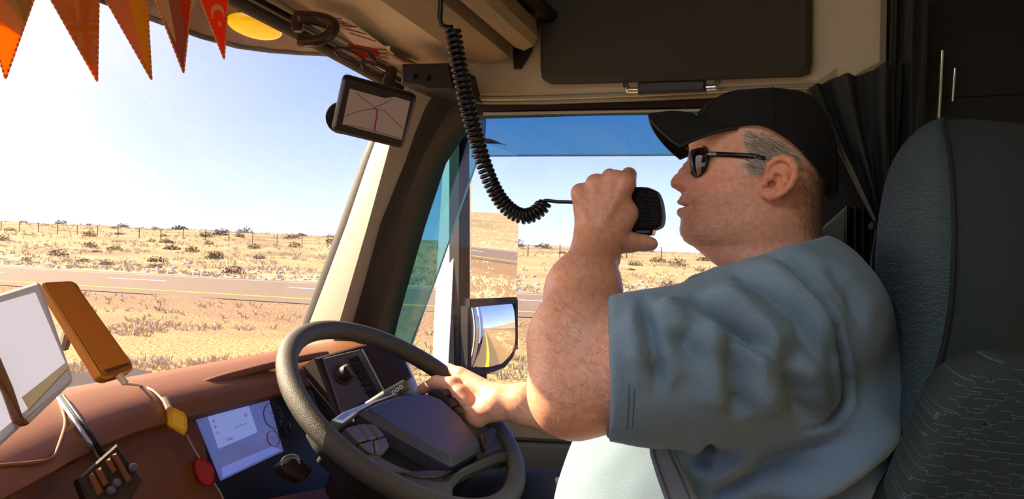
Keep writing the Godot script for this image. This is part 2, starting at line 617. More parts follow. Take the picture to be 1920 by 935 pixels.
func outside() -> void:
	bump.seed = 3
	bump.frequency = 0.06
	bump.fractal_octaves = 4
	var ds := PackedFloat32Array([-300, -120, -60, -30, -14, -9, -8.5, 4.2, 4.6])
	var d := 5.0
	while d < 26.0:
		ds.append(d); d += 0.55
	for e in [26.0, 41.5]:
		ds.append(e)
	d = 42.0
	while d < 700.0:
		ds.append(d); d += maxf(0.7, (d - 38.0) * 0.028)
	ds.append(1200.0)
	ds.append(2500.0)
	var b := B.new()
	var rows := []
	var colors := PackedColorArray()
	var patch := FastNoiseLite.new()
	patch.seed = 11
	patch.frequency = 0.045
	patch.fractal_octaves = 4
	var dirt := Color(0.33, 0.257, 0.138)
	var straw := Color(0.42, 0.35, 0.165)
	var pale := Color(0.52, 0.47, 0.36)
	var scrub := Color(0.22, 0.18, 0.105)
	var nx := 170
	for e in ds:
		var row := PackedVector3Array()
		for i in nx:
			var t := -1.0 + 2.0 * i / (nx - 1)
			var x := 30.0 * t / 1.0 + (absf(e) * 1.9 + 60.0) * t * absf(t) + (800.0 + absf(e)) * pow(t, 7.0)
			x -= absf(e) * 0.6 * (1.0 - t * t)
			row.append(Vector3(x, ground_y(x, e), -e))
			var n := patch.get_noise_2d(x * 0.8, e * 1.9)
			var n2 := patch.get_noise_2d(x * 4.0 + 300.0, e * 9.0)
			var c := dirt.lerp(straw, clampf(0.5 + n * 1.6 + n2 * 0.8, 0, 1))
			if e > 41.0:
				c = straw.lerp(pale, clampf(0.25 + n2 * 1.4, 0, 1)).lerp(scrub, clampf(n * 1.8 - 0.25, 0, 0.7))
				c = c.lerp(pale, 0.75 * (1.0 - smoothstep(43.0, 54.0, e)))
			elif e > 22.0:
				c = dirt.lerp(Color(0.28, 0.20, 0.13), 0.7)
			colors.append(c)
		rows.append(row)
	b.grid(rows)
	b.col = colors
	var m := mat("earth", Color(1, 1, 1), 0.95)
	m.vertex_color_use_as_albedo = true
	m.albedo_texture = T.earth
	tri_tex(m, Vector3(0.23, 0.23, 0.23))
	relief(m, T.earth, 6.0)
	var g := struct("ground", b, m, "dry straw-coloured desert ground rising to a low ridge beyond the road", self, -1.0)
	# carriageways
	var tar := mat("asphalt", Color(0.46, 0.39, 0.28), 0.9)
	tar.albedo_texture = T.asphalt
	tri_tex(tar, Vector3.ONE * 0.6)
	var yellow := mat("yellow line", Color(0.98, 0.72, 0.06), 0.7)
	var white := mat("white line", Color(0.88, 0.86, 0.80), 0.7)
	for lane in [["road", 26.2, 41.2, "far two-lane carriageway across the median with a yellow edge line"], ["road", -8.2, 4.0, "near carriageway the truck is driving on"]]:
		b = B.new()
		rows = []
		for e in [lane[1], lane[2]]:
			var row := PackedVector3Array()
			for i in 41:
				var x := -900.0 + 45.0 * i
				row.append(Vector3(x, GROUND + (0.03 if e > 20 or e < 5 else 0.02), -e))
			rows.append(row)
		b.grid(rows)
		var road := struct(lane[0], b, tar, lane[3])
		var edge: float = 28.4 if lane[1] > 0 else 2.9
		b = B.new()
		b.box(Vector3(1800, 0.012, 0.28), Transform3D(Basis(), Vector3(0, GROUND + 0.036, -edge)))
		obj("yellow_line", b, yellow, road)
		b = B.new()
		b.box(Vector3(1800, 0.012, 0.12), Transform3D(Basis(), Vector3(0, GROUND + 0.036, -(39.6 if lane[1] > 0 else -5.4))))
		obj("white_edge_line", b, white, road)
		for i in 26:
			b = B.new()
			b.box(Vector3(4.2, 0.012, 0.22), Transform3D(Basis(), Vector3(-96.0 + 12.2 * i, GROUND + 0.036, -(34.9 if lane[1] > 0 else -1.2))))
			obj("lane_dash", b, white, road)
	# dry grass: blades nobody could count
	var blade := B.new()
	for i in 13:
		var a := rng.randf() * TAU
		var lean := Vector3(cos(a), 0, sin(a)) * rng.randf_range(0.1, 0.55)
		var h := rng.randf_range(0.5, 1.0)
		var side := Vector3(-sin(a), 0, cos(a)) * 0.03
		var o := Vector3(cos(a), 0, sin(a)) * rng.randf() * 0.25
		var s := blade.v.size()
		blade.put(o - side); blade.put(o + side); blade.put(o + lean * 0.5 * h + Vector3.UP * h * 0.7 + side * 0.7); blade.put(o + lean * h + Vector3.UP * h)
		blade.tri(s, s + 1, s + 2)
		blade.tri(s, s + 2, s + 3)
	var gm := mat("dry grass", Color(1, 1, 1), 0.95)
	gm.vertex_color_use_as_albedo = true
	for kind in 2:
		var mm := MultiMesh.new()
		mm.transform_format = MultiMesh.TRANSFORM_3D
		mm.use_colors = true
		mm.mesh = blade.mesh(-1.0)
		var places := []
		for i in (16000 if kind == 0 else 24000):
			var dd: float = rng.randf_range(6.0, 25.0) if kind == 0 else 42.0 * pow(6.0, rng.randf())
			var x := rng.randf_range(-1.5 * dd - 4.0, 0.5 * dd + 3.0) if i % 4 else rng.randf_range(0.0, 3.0 * dd)
			if patch.get_noise_2d(x * 2.0, dd * 3.0) < (0.02 if kind == 0 else -0.12):
				continue
			if kind == 0 and dd > 20.0 and rng.randf() < 0.8:
				continue
			places.append([x, dd])
		mm.instance_count = places.size()
		for i in places.size():
			var x: float = places[i][0]
			var dd: float = places[i][1]
			var s := rng.randf_range(0.08, 0.24) * (1.0 if kind == 0 else 1.7)
			mm.set_instance_transform(i, Transform3D(Basis(Vector3.UP, rng.randf() * TAU).scaled(Vector3(s * 1.6, s, s * 1.6)), Vector3(x, ground_y(x, dd) - 0.03, -dd)))
			mm.set_instance_color(i, Color(0.52, 0.41, 0.20).lerp(Color(0.66, 0.58, 0.38), rng.randf()).darkened(rng.randf() * 0.25))
		var mi := MultiMeshInstance3D.new()
		mi.multimesh = mm
		mi.material_override = gm
		mi.name = ["median_grass", "hillside_grass"][kind]
		mi.set_meta("kind", "stuff")
		mi.set_meta("label", ["pale dry grass tufts in the median strip", "dry yellow grass covering the slope beyond the far road"][kind])
		add_child(mi)
	# loose pale stones along the far verge
	var st := B.new()
	st.ball(Vector3.ZERO, Vector3(1, 0.6, 0.8), 4)
	var sm := MultiMesh.new()
	sm.transform_format = MultiMesh.TRANSFORM_3D
	sm.mesh = st.mesh(20.0)
	sm.instance_count = 700
	for i in 700:
		var dd := 42.5 + 16.0 * pow(rng.randf(), 1.8)
		var x := rng.randf_range(-95.0, 40.0)
		var s := rng.randf_range(0.06, 0.26)
		sm.set_instance_transform(i, Transform3D(Basis(Vector3.UP, rng.randf() * TAU).scaled(Vector3(s, s, s)), Vector3(x, ground_y(x, dd), -dd)))
	var sn := MultiMeshInstance3D.new()
	sn.multimesh = sm
	sn.material_override = mat("pale stone", Color(0.80, 0.74, 0.62), 0.9)
	sn.name = "roadside_stones"
	sn.set_meta("kind", "stuff")
	sn.set_meta("label", "pale loose stones scattered along the far verge")
	add_child(sn)
	# scrub bushes, each its own plant
	var protos := []
	var bmats := [mat("scrub brown", Color(0.40, 0.28, 0.14), 0.95), mat("scrub olive", Color(0.36, 0.33, 0.17), 0.95), mat("scrub grey", Color(0.45, 0.39, 0.28), 0.95)]
	for k in 3:
		var bb := B.new()
		for i in 150:
			var q := Vector3(rng.randfn(), absf(rng.randfn()) * 0.8 + 0.15, rng.randfn()).normalized() * (0.35 + 0.65 * sqrt(rng.randf()))
			q.y *= [0.75, 0.95, 0.6][k]
			var u := Vector3(rng.randfn(), rng.randfn(), rng.randfn()).normalized() * 0.16
			var w := u.cross(Vector3(rng.randfn(), rng.randfn(), rng.randfn())).normalized() * 0.10
			var s := bb.v.size()
			bb.put(q - u); bb.put(q + w); bb.put(q + u)
			bb.tri(s, s + 1, s + 2)
		for i in 6:
			var a := TAU * i / 6.0
			bb.tube(PackedVector3Array([Vector3(0, -0.1, 0), Vector3(cos(a) * 0.4, 0.45, sin(a) * 0.4)]), 0.025, 4)
		protos.append(bb.mesh(-1.0))
	var spots := []
	for i in 90:
		var dd := 46.0 * pow(2.15, rng.randf())
		spots.append([rng.randf_range(-1.45 * dd, 0.35 * dd), dd, rng.randf_range(0.4, 1.0)])
	for i in 26:   # along the ridge
		var dd := rng.randf_range(104.0, 120.0)
		spots.append([-1.45 * dd + 1.75 * dd * i / 26.0 + rng.randf_range(-2, 2), dd, rng.randf_range(0.5, 1.25)])
	var kept := []
	for i in spots.size():
		var x: float = spots[i][0]
		var dd: float = spots[i][1]
		var clear := true
		for k in kept:
			if Vector2(x, dd).distance_to(k) < 3.4:
				clear = false
		if not clear:
			continue
		kept.append(Vector2(x, dd))
		var s: float = spots[i][2] * (0.75 + dd / 220.0)
		var o := MeshInstance3D.new()
		o.mesh = protos[i % 3]
		o.material_override = bmats[(i * 7 + i / 3) % 3]
		o.name = numbered("scrub_bush")
		o.transform = Transform3D(Basis(Vector3.UP, rng.randf() * TAU).scaled(Vector3(s, s, s)), Vector3(x, ground_y(x, dd) - 0.05, -dd))
		if dd > 103.0:
			tag(o, "dark scrub bush standing on the skyline of the far ridge", "bush", "scrub bushes along the ridge")
		elif dd < 62.0:
			tag(o, "low dry scrub bush on the pale slope just beyond the far road", "bush", "scrub bushes near the far road")
		else:
			tag(o, "small dry scrub bush halfway up the straw-coloured slope by the wire fence", "bush", "scrub bushes halfway up the slope")
		add_child(o, true)
	# fence on the slope
	var f := thing("wire_fence", "thin wire fence on weathered posts running along the far slope", "fence")
	var fm := mat("fence post", Color(0.40, 0.31, 0.20), 0.9)
	var post := B.new()
	post.tube(PackedVector3Array([Vector3(0, -0.3, 0), Vector3(0, 0.7, 0), Vector3(0, 1.35, 0)]), 0.05, 6)
	var pm := post.mesh(40.0)
	var tops := PackedVector3Array()
	for i in 30:
		var x := -118.0 + 3.6 * i
		var p := Vector3(x, ground_y(x, 82.0), -82.0)
		var o := obj("post", pm, fm, f)
		o.position = p
		tops.append(p)
	for hh in [0.5, 0.9, 1.25]:
		var w := PackedVector3Array()
		for p in tops:
			w.append(p + Vector3(0, hh, 0))
		seg_tube("wire", w, 0.012, fm, f, 4)

# ---------------------------------------------------------------- the cab's shell
const ZW := -1.78    # inner face of the driver's door
func zplate(pxs: Array, z: float, thick: float, bev := 0.004) -> B:   # photo outline on a plane parallel to the door, thickness outwards
	var fr := Transform3D(Basis(), Vector3(0, 0, z))
	var p2 := flat2(pxs, fr)
	var b := B.new()
	b.prism(p2, Transform3D(Basis(), Vector3(0, 0, z - thick)), thick, bev)
	return b
func wplate(pts: Array, z: float, thick: float, bev := 0.004) -> B:   # the same with (x, y) in metres
	var p2 := PackedVector2Array()
	for i in range(0, pts.size(), 2):
		p2.append(Vector2(pts[i], pts[i + 1]))
	var b := B.new()
	b.prism(p2, Transform3D(Basis(), Vector3(0, 0, z - thick)), thick, bev)
	return b
func header_at(z: float) -> Vector3:
	var t := (z + 0.67) / 1.02
	return Vector3(-0.906 - 0.08 * (1 - t * t), 1.491 + 0.08 * (1 - t * t), z)
func base_at(z: float) -> Vector3:
	var t := (z + 0.67) / 1.06
	return Vector3(-1.20 - 0.14 * (1 - t * t), 0.80, z)

func shell() -> void:
	var b := B.new()
	b.box(Vector3(2.6, 0.06, 2.40), Transform3D(Basis(), Vector3(-0.35, -0.03, -0.68)))
	struct("floor", b, M["tan beam"], "cab floor covering")
	b = B.new()
	b.box(Vector3(2.0, 0.06, 2.40), Transform3D(Basis(), Vector3(0.02, 2.05, -0.68)), 0.02)
	struct("ceiling", b, M["headliner"], "cab roof lining")
	b = B.new()
	b.box(Vector3(0.05, 0.58, 2.40), Transform3D(Basis(), Vector3(-1.0, 1.83, -0.68)), 0.01)
	b.box(Vector3(0.12, 0.05, 2.40), Transform3D(Basis(), Vector3(-0.99, 1.60, -0.68)), 0.01)
	struct("wall_front_upper", b, M["navy paint"], "outer cab wall over the windscreen")
	# driver's side: door below the window, rail above it, post behind it
	var sill := 0.70
	b = wplate([-1.30, 0.0, 0.12, 0.0, 0.12, sill, -0.985, sill, -1.10, 0.80, -1.30, 0.78], ZW, 0.08)
	struct("wall_driver", b, M["navy paint"], "driver's side cab wall below the window")
	b = wplate([-0.93, 1.425, 0.95, 1.425, 0.95, 2.05, -0.98, 2.05, -0.98, 1.5], ZW, 0.08)
	struct("wall_driver_upper", b, M["black"], "driver's side cab wall above the window")
	b = wplate([0.02, 0.0, 0.95, 0.0, 0.95, 1.43, 0.02, 1.43], ZW, 0.08)
	struct("wall_driver_rear", b, M["black"], "dark cab wall behind the driver's door")
	b = B.new()
	b.box(Vector3(0.06, 2.05, 2.40), Transform3D(Basis(), Vector3(0.95, 1.02, -0.68)))
	struct("wall_rear", b, M["headliner"], "rear wall of the cab")
	# passenger's side, behind the camera
	b = B.new()
	b.box(Vector3(2.25, 0.62, 0.06), Transform3D(Basis(), Vector3(-0.17, 0.31, 0.47)))
	b.box(Vector3(2.0, 0.50, 0.06), Transform3D(Basis(), Vector3(0.0, 1.80, 0.47)))
	b.box(Vector3(1.15, 0.93, 0.06), Transform3D(Basis(), Vector3(0.38, 1.085, 0.47)))
	struct("wall_passenger", b, M["headliner"], "passenger's side cab wall with its window")
	b = B.new()
	b.tube(PackedVector3Array([Vector3(-1.22, 0.72, 0.42), Vector3(-0.94, 1.46, 0.40)]), 0.06, 8)
	struct("trim_1", b, M["cream trim"], "far windscreen pillar on the passenger's side")
	b = B.new()
	b.box(Vector3(0.06, 0.80, 2.36), Transform3D(Basis(), Vector3(-1.33, 0.36, -0.68)))
	struct("wall_front", b, M["black"], "front bulkhead under the windscreen")
	# windscreen
	b = B.new()
	var rows := []
	for j in 9:
		var row := PackedVector3Array()
		for i in 25:
			var z := -1.725 + 2.11 * i / 24.0
			row.append(base_at(z).lerp(header_at(z), j / 8.0) + Vector3(-0.012, 0, 0))
		rows.append(row)
	b.grid(rows)
	struct("window_1", b, M["pane"], "large curved windscreen", self, -1.0)
	# the outside of the cab ahead of the windscreen
	b = B.new()
	b.box(Vector3(0.5, 0.1, 2.3), Transform3D(Basis(Vector3.BACK, -0.1), Vector3(-1.62, 0.66, -0.68)), 0.04)
	struct("trim_2", b, M["black"], "scuttle in front of the windscreen")
	# windscreen pillar: black seal, cream trim with two faces, dark door seal with a ridge
	var st := [
		[[742, 150], [752, 152], [772, 160], [815, 172], [868, 186], [905, 207]],
		[[722, 190], [731, 192], [757, 192], [797, 202], [843, 206], [880, 219]],
		[[698, 250], [709, 252], [736, 252], [777, 252], [815, 252], [850, 252]],
		[[677, 300], [691, 300], [723, 300], [761, 300], [790, 300], [818, 300]],
		[[636, 420], [650, 420], [690, 420], [713, 420], [744, 420], [778, 420]],
		[[595, 530], [609, 530], [658, 530], [683, 530], [707, 530], [746, 530]],
		[[570, 598], [583, 598], [638, 598], [663, 598], [690, 598], [727, 598]],
		[[550, 655], [562, 655], [620, 655], [646, 655], [676, 655], [714, 655]],
		[[540, 700], [552, 700], [612, 700], [640, 700], [668, 700], [712, 712]]]
	var zs := [-1.745, -1.735, -1.69, -1.715, -1.735, -1.785]
	var strip := func(k0: int, k1: int, z0: float, z1: float, back: float) -> B:
		var bb := B.new()
		var rings := []
		for s in st:
			var p0 := pz(s[k0][0], s[k0][1], z0)
			var p1 := pz(s[k1][0], s[k1][1], z1)
			var mid := p0.lerp(p1, 0.5) + Vector3(0, 0, 0.004)
			rings.append(PackedVector3Array([p0 + Vector3(0, 0, -back), p0, mid, p1, p1 + Vector3(0, 0, -back)]))
		rings.reverse()
		bb.loft(rings)
		return bb
	var pil := struct("trim_3", strip.call(1, 2, zs[1], zs[2], 0.05), M["cream trim"], "cream padded windscreen pillar beside the driver's window")
	struct("pillar_return", strip.call(2, 3, zs[2], zs[3], 0.06), M["cream trim"], "", pil)
	struct("windscreen_seal", strip.call(0, 1, zs[0], zs[1], 0.05), M["rubber"], "black rubber seal along the windscreen edge", pil)
	struct("door_seal", strip.call(3, 4, zs[3], zs[4], 0.08), M["rubber"], "", pil)
	struct("window_seal", strip.call(4, 5, zs[4], zs[5], 0.06), M["rubber"], "", pil)
	# dark seal over the window
	b = zplate([868, 184, 1000, 183, 1300, 170, 1560, 152, 1600, 152, 1600, 200, 1310, 205, 1000, 210, 905, 214, 880, 216], -1.735, 0.06, 0.006)
	struct("trim_4", b, M["rubber"], "dark rubber seal over the driver's window")
	b = zplate([905, 210, 1310, 203, 1600, 197, 1600, 201, 1310, 207, 905, 215], -1.730, 0.01, 0.002)
	struct("trim_6", b, M["satin silver"], "thin pale glass channel over the driver's window")
	# door trim under the window
	var door := struct("door_1", zplate([716, 728, 960, 782, 1130, 800, 1600, 830, 1600, 1400, 716, 1300], -1.755, 0.04, 0.008), M["dark door panel"], "grey driver's door trim under the window")
	struct("sill_cap", zplate([900, 775, 1150, 800, 1150, 835, 905, 822], -1.735, 0.03, 0.008), M["cream trim"], "pale grey top edge of the door", door)
	struct("door_panel", zplate([930, 828, 1150, 836, 1150, 900, 940, 893], -1.74, 0.03, 0.008), M["dark door panel"], "", door)
	struct("arm_rail", zplate([900, 905, 1200, 915, 1200, 960, 900, 960], -1.70, 0.08, 0.01), M["cream trim"], "", door)
	truck_body()
	# light patch of trim on the door post behind the driver
	struct("trim_5", zplate([1535, 432, 1589, 384, 1584, 490, 1535, 500], -1.70, 0.05), M["post grey"], "pale door post trim behind the driver's neck")

# the truck's own body behind the cab, which the door mirror shows
func truck_body() -> void:
	var t := thing("truck_body", "dark blue truck body behind the cab, seen in the convex door mirror", "truck")
	var b := B.new()
	b.box(Vector3(1.5, 2.9, 2.42), Transform3D(Basis(), Vector3(1.76, 0.70, -0.68)), 0.12)
	obj("sleeper", b, M["navy paint"], t)
	b = B.new()
	b.box(Vector3(12.0, 2.9, 2.5), Transform3D(Basis(), Vector3(9.2, 1.55, -0.68)), 0.03)
	obj("trailer", b, mat("trailer blue", Color(0.42, 0.52, 0.68), 0.4), t)
	b = B.new()
	b.box(Vector3(2.3, 0.66, 0.10), Transform3D(Basis(), Vector3(-0.15, -0.33, -1.82)), 0.04)
	obj("door_skirt", b, M["navy paint"], t)
	for x in [1.2, 11.0, 12.3]:
		b = B.new()
		b.lathe(PackedVector2Array([Vector2(0.0, 0.0), Vector2(0.28, 0.0), Vector2(0.48, 0.02), Vector2(0.50, 0.05), Vector2(0.50, 0.25), Vector2(0.48, 0.28), Vector2(0.0, 0.28)]), Transform3D(Basis(), Vector3(x, -0.75, -1.9)), 28)
		obj("wheel", b, M["black"], t, 30.0)

# ---------------------------------------------------------------- trim over the windscreen and the side window
func upper_trim() -> void:
	# rails along the top of the windscreen
	var b := B.new()
	var pts := PackedVector3Array()
	for i in 24:
		pts.append(header_at(-1.70 + 2.05 * i / 23.0) + Vector3(-0.015, -0.012, 0))
	b.tube(pts, 0.017, 8)
	struct("trim_7", b, M["rubber"], "dark rubber edge along the top of the windscreen", self, -1.0)
	b = B.new()
	for o in [[0.012, 0.004, 0.0055], [0.032, 0.016, 0.0055]]:
		var q := PackedVector3Array()
		for p in pts:
			q.append(p + Vector3(o[0], o[1], 0))
		b = B.new()
		b.tube(q, o[2], 8)
		struct("trim_8" if o[0] < 0.02 else "trim_9", b, M["cream trim"], "pale moulded rail along the windscreen header", self, -1.0)
	# front lining: from the rail back to the beam
	b = B.new()
	var rows := []
	for j in 6:
		var row := PackedVector3Array()
		for i in 24:
			var z := -1.70 + 2.05 * i / 23.0
			var h := header_at(z) + Vector3(0.0, 0.02, 0)
			var e := Vector3(-0.70, 1.512, z) + Vector3(-0.02 * (1 - pow((z + 0.67) / 1.02, 2)), 0.05 * (1 - pow((z + 0.67) / 1.02, 2)), 0)
			row.append(h.lerp(e, j / 5.0) + Vector3(0, 0.012 * sin(PI * j / 5.0), 0))
		rows.append(row)
	b.grid(rows)
	struct("trim_10", b, M["headliner"], "cream lining over the windscreen", self, -1.0)
	# two beams that carry the overhead console, along the cab's width
	var beam := func(a: Array, z0: float, z1: float) -> B:
		var bb := B.new()
		var rings := []
		for z in [z0, z0 + 0.012, lerpf(z0, z1, 0.5), z1]:
			var ring := PackedVector3Array()
			for i in range(0, a.size(), 2):
				ring.append(Vector3(a[i], a[i + 1] + 0.05 * (1 - pow((z + 0.67) / 1.02, 2)), z))
			rings.append(ring)
		bb.loft(rings)
		return bb
	struct("trim_11", beam.call([-0.705, 1.508, -0.70, 1.50, -0.625, 1.500, -0.61, 1.51, -0.61, 1.56, -0.705, 1.56], -1.62, 0.35), M["tan beam"], "tan overhead beam behind the windscreen lining")
	struct("trim_12", beam.call([-0.585, 1.525, -0.575, 1.508, -0.555, 1.500, -0.535, 1.508, -0.525, 1.525, -0.53, 1.56, -0.58, 1.56], -1.56, 0.35), M["tan beam"], "tan bar along the front of the overhead locker")
	b = B.new()
	b.box(Vector3(0.14, 0.03, 2.0), Transform3D(Basis(), Vector3(-0.575, 1.60, -0.64)), 0.01)
	b.prism(flat2([955, -60, 1008, -60, 1008, 50, 995, 95, 975, 128, 962, 128], Transform3D(Basis(), Vector3(0, 0, -1.645))), Transform3D(Basis(), Vector3(0, 0, -1.655)), 0.01, 0.003)  # dark plate painted in for the shade of the open recess
	struct("trim_13", b, M["bay black"], "dark floor of the overhead locker and a dark plate for the shade in its recess")
	b = B.new()
	b.box(Vector3(0.03, 0.50, 2.0), Transform3D(Basis(), Vector3(-0.66, 1.80, -0.64)), 0.01)
	struct("trim_14", b, M["headliner"], "front face of the overhead locker")
	# cream side lining over the window with its moulded lower edge
	var edge := [840, 172, 890, 184, 1000, 184, 1200, 177, 1440, 165, 1538, 162]
	var top := [1570, 140, 1605, 152, 1662, 122, 1665, -60, 850, -60, 838, 60]
	b = zplate(edge + top, -1.66, 0.10, 0.012)
	struct("trim_15", b, M["headliner"], "cream side lining over the driver's window")
	b = B.new()
	var lip := PackedVector3Array()
	for i in range(0, edge.size(), 2):
		lip.append(pz(edge[i], edge[i + 1] - 2, -1.655))
	b.tube(spline(lip, 6), 0.0045, 8)
	struct("trim_16", b, M["cream trim"], "pale beading along the lower edge of the side lining", self, -1.0)
	var lip2 := PackedVector3Array()
	for p in lip:
		lip2.append(p + Vector3(0, -0.009, -0.01))
	b = B.new()
	b.tube(spline(lip2, 6), 0.004, 8)
	struct("trim_17", b, M["cream trim"], "second beading along the lower edge of the side lining", self, -1.0)
	# the dark flap of the side locker with its chrome grab handle
	var flap := thing("locker_flap", "dark rounded flap over the driver's window with a chrome grab handle", "flap")
	var out := [1010, -70, 1010, 125, 1013, 145, 1026, 153, 1060, 153, 1440, 140, 1500, 138, 1518, 132, 1523, 112, 1524, -70]
	obj("panel", zplate(out, -1.625, 0.03, 0.012), mat("flap cloth", Color(0.25, 0.235, 0.205), 0.9), flap)
	var grip := PackedVector3Array([pz(1173, 151, -1.625), pz(1173, 160, -1.612), pz(1178, 167, -1.605), pz(1190, 169, -1.603), pz(1330, 164, -1.603), pz(1341, 161, -1.605), pz(1346, 154, -1.612), pz(1346, 146, -1.625)])
	seg_tube("handle", spline(grip, 5), 0.0058, M["chrome"], flap, 10)
	b = B.new()
	b.prism(flat2([1195, 152, 1323, 148, 1323, 171, 1195, 176], Transform3D(Basis(), Vector3(0, 0, -1.592))), Transform3D(Basis(), Vector3(0, 0, -1.612)), 0.02, 0.005)
	obj("handle_grip", b, mat("grip brown", Color(0.16, 0.13, 0.10), 0.5), flap, 40.0)

# ---------------------------------------------------------------- dashboard
func plate(fr: Transform3D, pxs: Array, thick: float, lift := 0.0, bev := 0.002, round_ := 0.0) -> B:   # an outline on a plane, as a plate that stands `lift` proud of it
	var p2 := flat2(pxs, fr)
	if round_ > 0.0:
		p2 = round_poly(p2, round_, 4)
	var b := B.new()
	b.prism(p2, fr * Transform3D(Basis(), Vector3(0, 0, lift - thick)), thick, bev)
	return b
func dash_ring(z: float) -> PackedVector3Array:
	var w := 0.16 * smoothstep(-0.98, -0.45, z)
	var p := [-1.30, 0.77, -1.18, 0.835, -1.12, 0.853, -1.07, 0.864, -1.02, 0.866, -0.965, 0.856, -0.932, 0.838, -0.922, 0.815, -0.935, 0.803, -0.962, 0.802,
		-0.905, 0.655, -0.865, 0.62, -0.835, 0.57, -0.83, 0.50, -0.90, 0.32, -1.30, 0.25]
	var o := PackedVector3Array()
	for i in range(0, p.size(), 2):
		var f := 1.0 if i >= 8 and i < 28 else 0.0
		if i < 8:
			f = i / 8.0
		o.append(Vector3(p[i] + w * f, p[i + 1] + 0.0 * w, z))
	return o
func dashboard() -> void:
	var b := B.new()
	var rings := []
	for i in 30:
		rings.append(dash_ring(-1.745 + 2.19 * i / 29.0))
	b.loft(rings)
	var dash := thing("dashboard", "moulded dashboard in flare-tinted brown running under the windscreen", "dashboard")
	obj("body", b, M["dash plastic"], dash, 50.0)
	# instrument cluster in the driver's face of the dashboard
	var n := Vector3(0.925, 0.37, 0.086).normalized()
	var p0 := at(428, 792, 1.42)
	var fr := frame(p0, n)
	var cl := dash
	obj("bezel", plate(fr, [338, 750, 420, 720, 500, 700, 590, 680, 650, 780, 660, 960, 430, 960, 402, 915], 0.03, 0.003, 0.003), M["bay black"], cl)
	var sc := mat("reflection glow", Color(0.12, 0.13, 0.20), 0.15)
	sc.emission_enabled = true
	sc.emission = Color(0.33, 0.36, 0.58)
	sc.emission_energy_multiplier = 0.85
	obj("glass_reflection", plate(fr, [349, 751, 400, 731, 450, 719, 490, 713, 527, 847, 410, 902], 0.003, 0.007, 0.001), sc, cl)  # bright window reflected in the cover glass, put in as a glowing panel
	var lc := mat("lcd glow", Color(0.2, 0.22, 0.30), 0.2)
	lc.emission_enabled = true
	lc.emission = Color(0.50, 0.55, 0.78)
	lc.emission_energy_multiplier = 0.85
	var lcd := obj("lcd_screen", plate(fr, [380, 772, 455, 746, 477, 812, 404, 843], 0.002, 0.0085, 0.0005), lc, cl)
	var lf := mat("screen foot glow", Color(0.2, 0.22, 0.30), 0.2)
	lf.emission_enabled = true
	lf.emission = Color(0.38, 0.43, 0.72)
	obj("screen_strip", plate(fr, [410, 878, 505, 838, 521, 845, 412, 897], 0.002, 0.0085, 0.0005), lf, cl)
	var ink := mat("print grey", Color(0.66, 0.68, 0.78), 0.5)
	for t in [["10:24", 447, 757, 0.007], ["62", 461, 778, 0.007], ["P", 398, 778, 0.006], ["R", 401, 789, 0.006], ["N", 404, 800, 0.006], ["D", 408, 811, 0.006], ["12745", 430, 823, 0.006]]:
		var o := obj("print", text_mesh(t[0], t[3]), ink, cl)
		o.transform = Transform3D(fr.basis * Basis(Vector3(0, 0, 1), -0.03), on(t[1], t[2], p0 + n * 0.0088, n))
	b = B.new()
	b.tube(PackedVector3Array([on(440, 802, p0 + n * 0.009, n), on(464, 792, p0 + n * 0.009, n)]), 0.0005, 4)
	obj("print_rule", b, ink, cl)
	for g in [[511, 779, 24, 2.3], [512, 725, 15, 0.6], [543, 803, 13, 1.5], [511, 822, 15, 2.6], [560, 750, 22, 2.0]]:
		var c := on(g[0], g[1], p0 + n * 0.006, n)
		var r: float = g[2] * 1.45 / FOCAL
		var gx := Transform3D(fr.basis, c)
		b = B.new()
		b.lathe(PackedVector2Array([Vector2(r * 1.02, 0), Vector2(r * 1.03, 0.003), Vector2(r * 1.06, 0.003), Vector2(r * 1.07, 0)]), gx, 28)
		var dial := obj("gauge", b, M["panel grey"], cl, 30.0)
		for k in 11:
			var a := deg_to_rad(225.0 - 27.0 * k)
			b = B.new()
			b.box(Vector3(r * 0.16, r * 0.035, 0.0008), Transform3D(fr.basis * Basis(Vector3(0, 0, 1), a), c + fr.basis * (Vector3(cos(a), sin(a), 0) * r * 0.86 + Vector3(0, 0, 0.002))))
			obj("tick", b, ink, dial)
		b = B.new()
		b.box(Vector3(r * 0.75, r * 0.05, 0.001), Transform3D(fr.basis * Basis(Vector3(0, 0, 1), g[3]), c + fr.basis * (Vector3(cos(g[3]), sin(g[3]), 0) * r * 0.33 + Vector3(0, 0, 0.003))))
		obj("needle", b, ink, dial)
	# hood over the cluster
	var hood := PackedVector3Array()
	for q in [[334, 748], [345, 736], [400, 714], [460, 697], [520, 682], [585, 668], [612, 664]]:
		hood.append(on(q[0], q[1], p0 + n * 0.012, n))
	b = B.new()
	b.tube(spline(hood, 5), 0.008, 8)
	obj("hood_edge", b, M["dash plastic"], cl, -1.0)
	# light switch and vent panel beside the pillar
	n = Vector3(0.80, 0.46, 0.38).normalized()
	p0 = at(665, 712, 1.60)
	fr = frame(p0, n)
	var lp := obj("switch_panel", plate(fr, [590, 670, 676, 646, 740, 632, 775, 705, 722, 748, 690, 800, 640, 800], 0.05, 0.0, 0.004), M["dash dark"], dash)
	obj("knob_plate", plate(fr, [604, 672, 645, 662, 690, 752, 655, 775, 640, 780], 0.004, 0.004, 0.002), M["panel grey"], lp)
	obj("vent_frame", plate(fr, [645, 662, 674, 655, 721, 736, 703, 750, 690, 752], 0.004, 0.004, 0.002), M["panel grey"], lp)
	obj("vent_opening", plate(fr, [651, 674, 668, 668, 708, 740, 692, 748], 0.003, 0.008, 0.001), M["bay black"], lp)
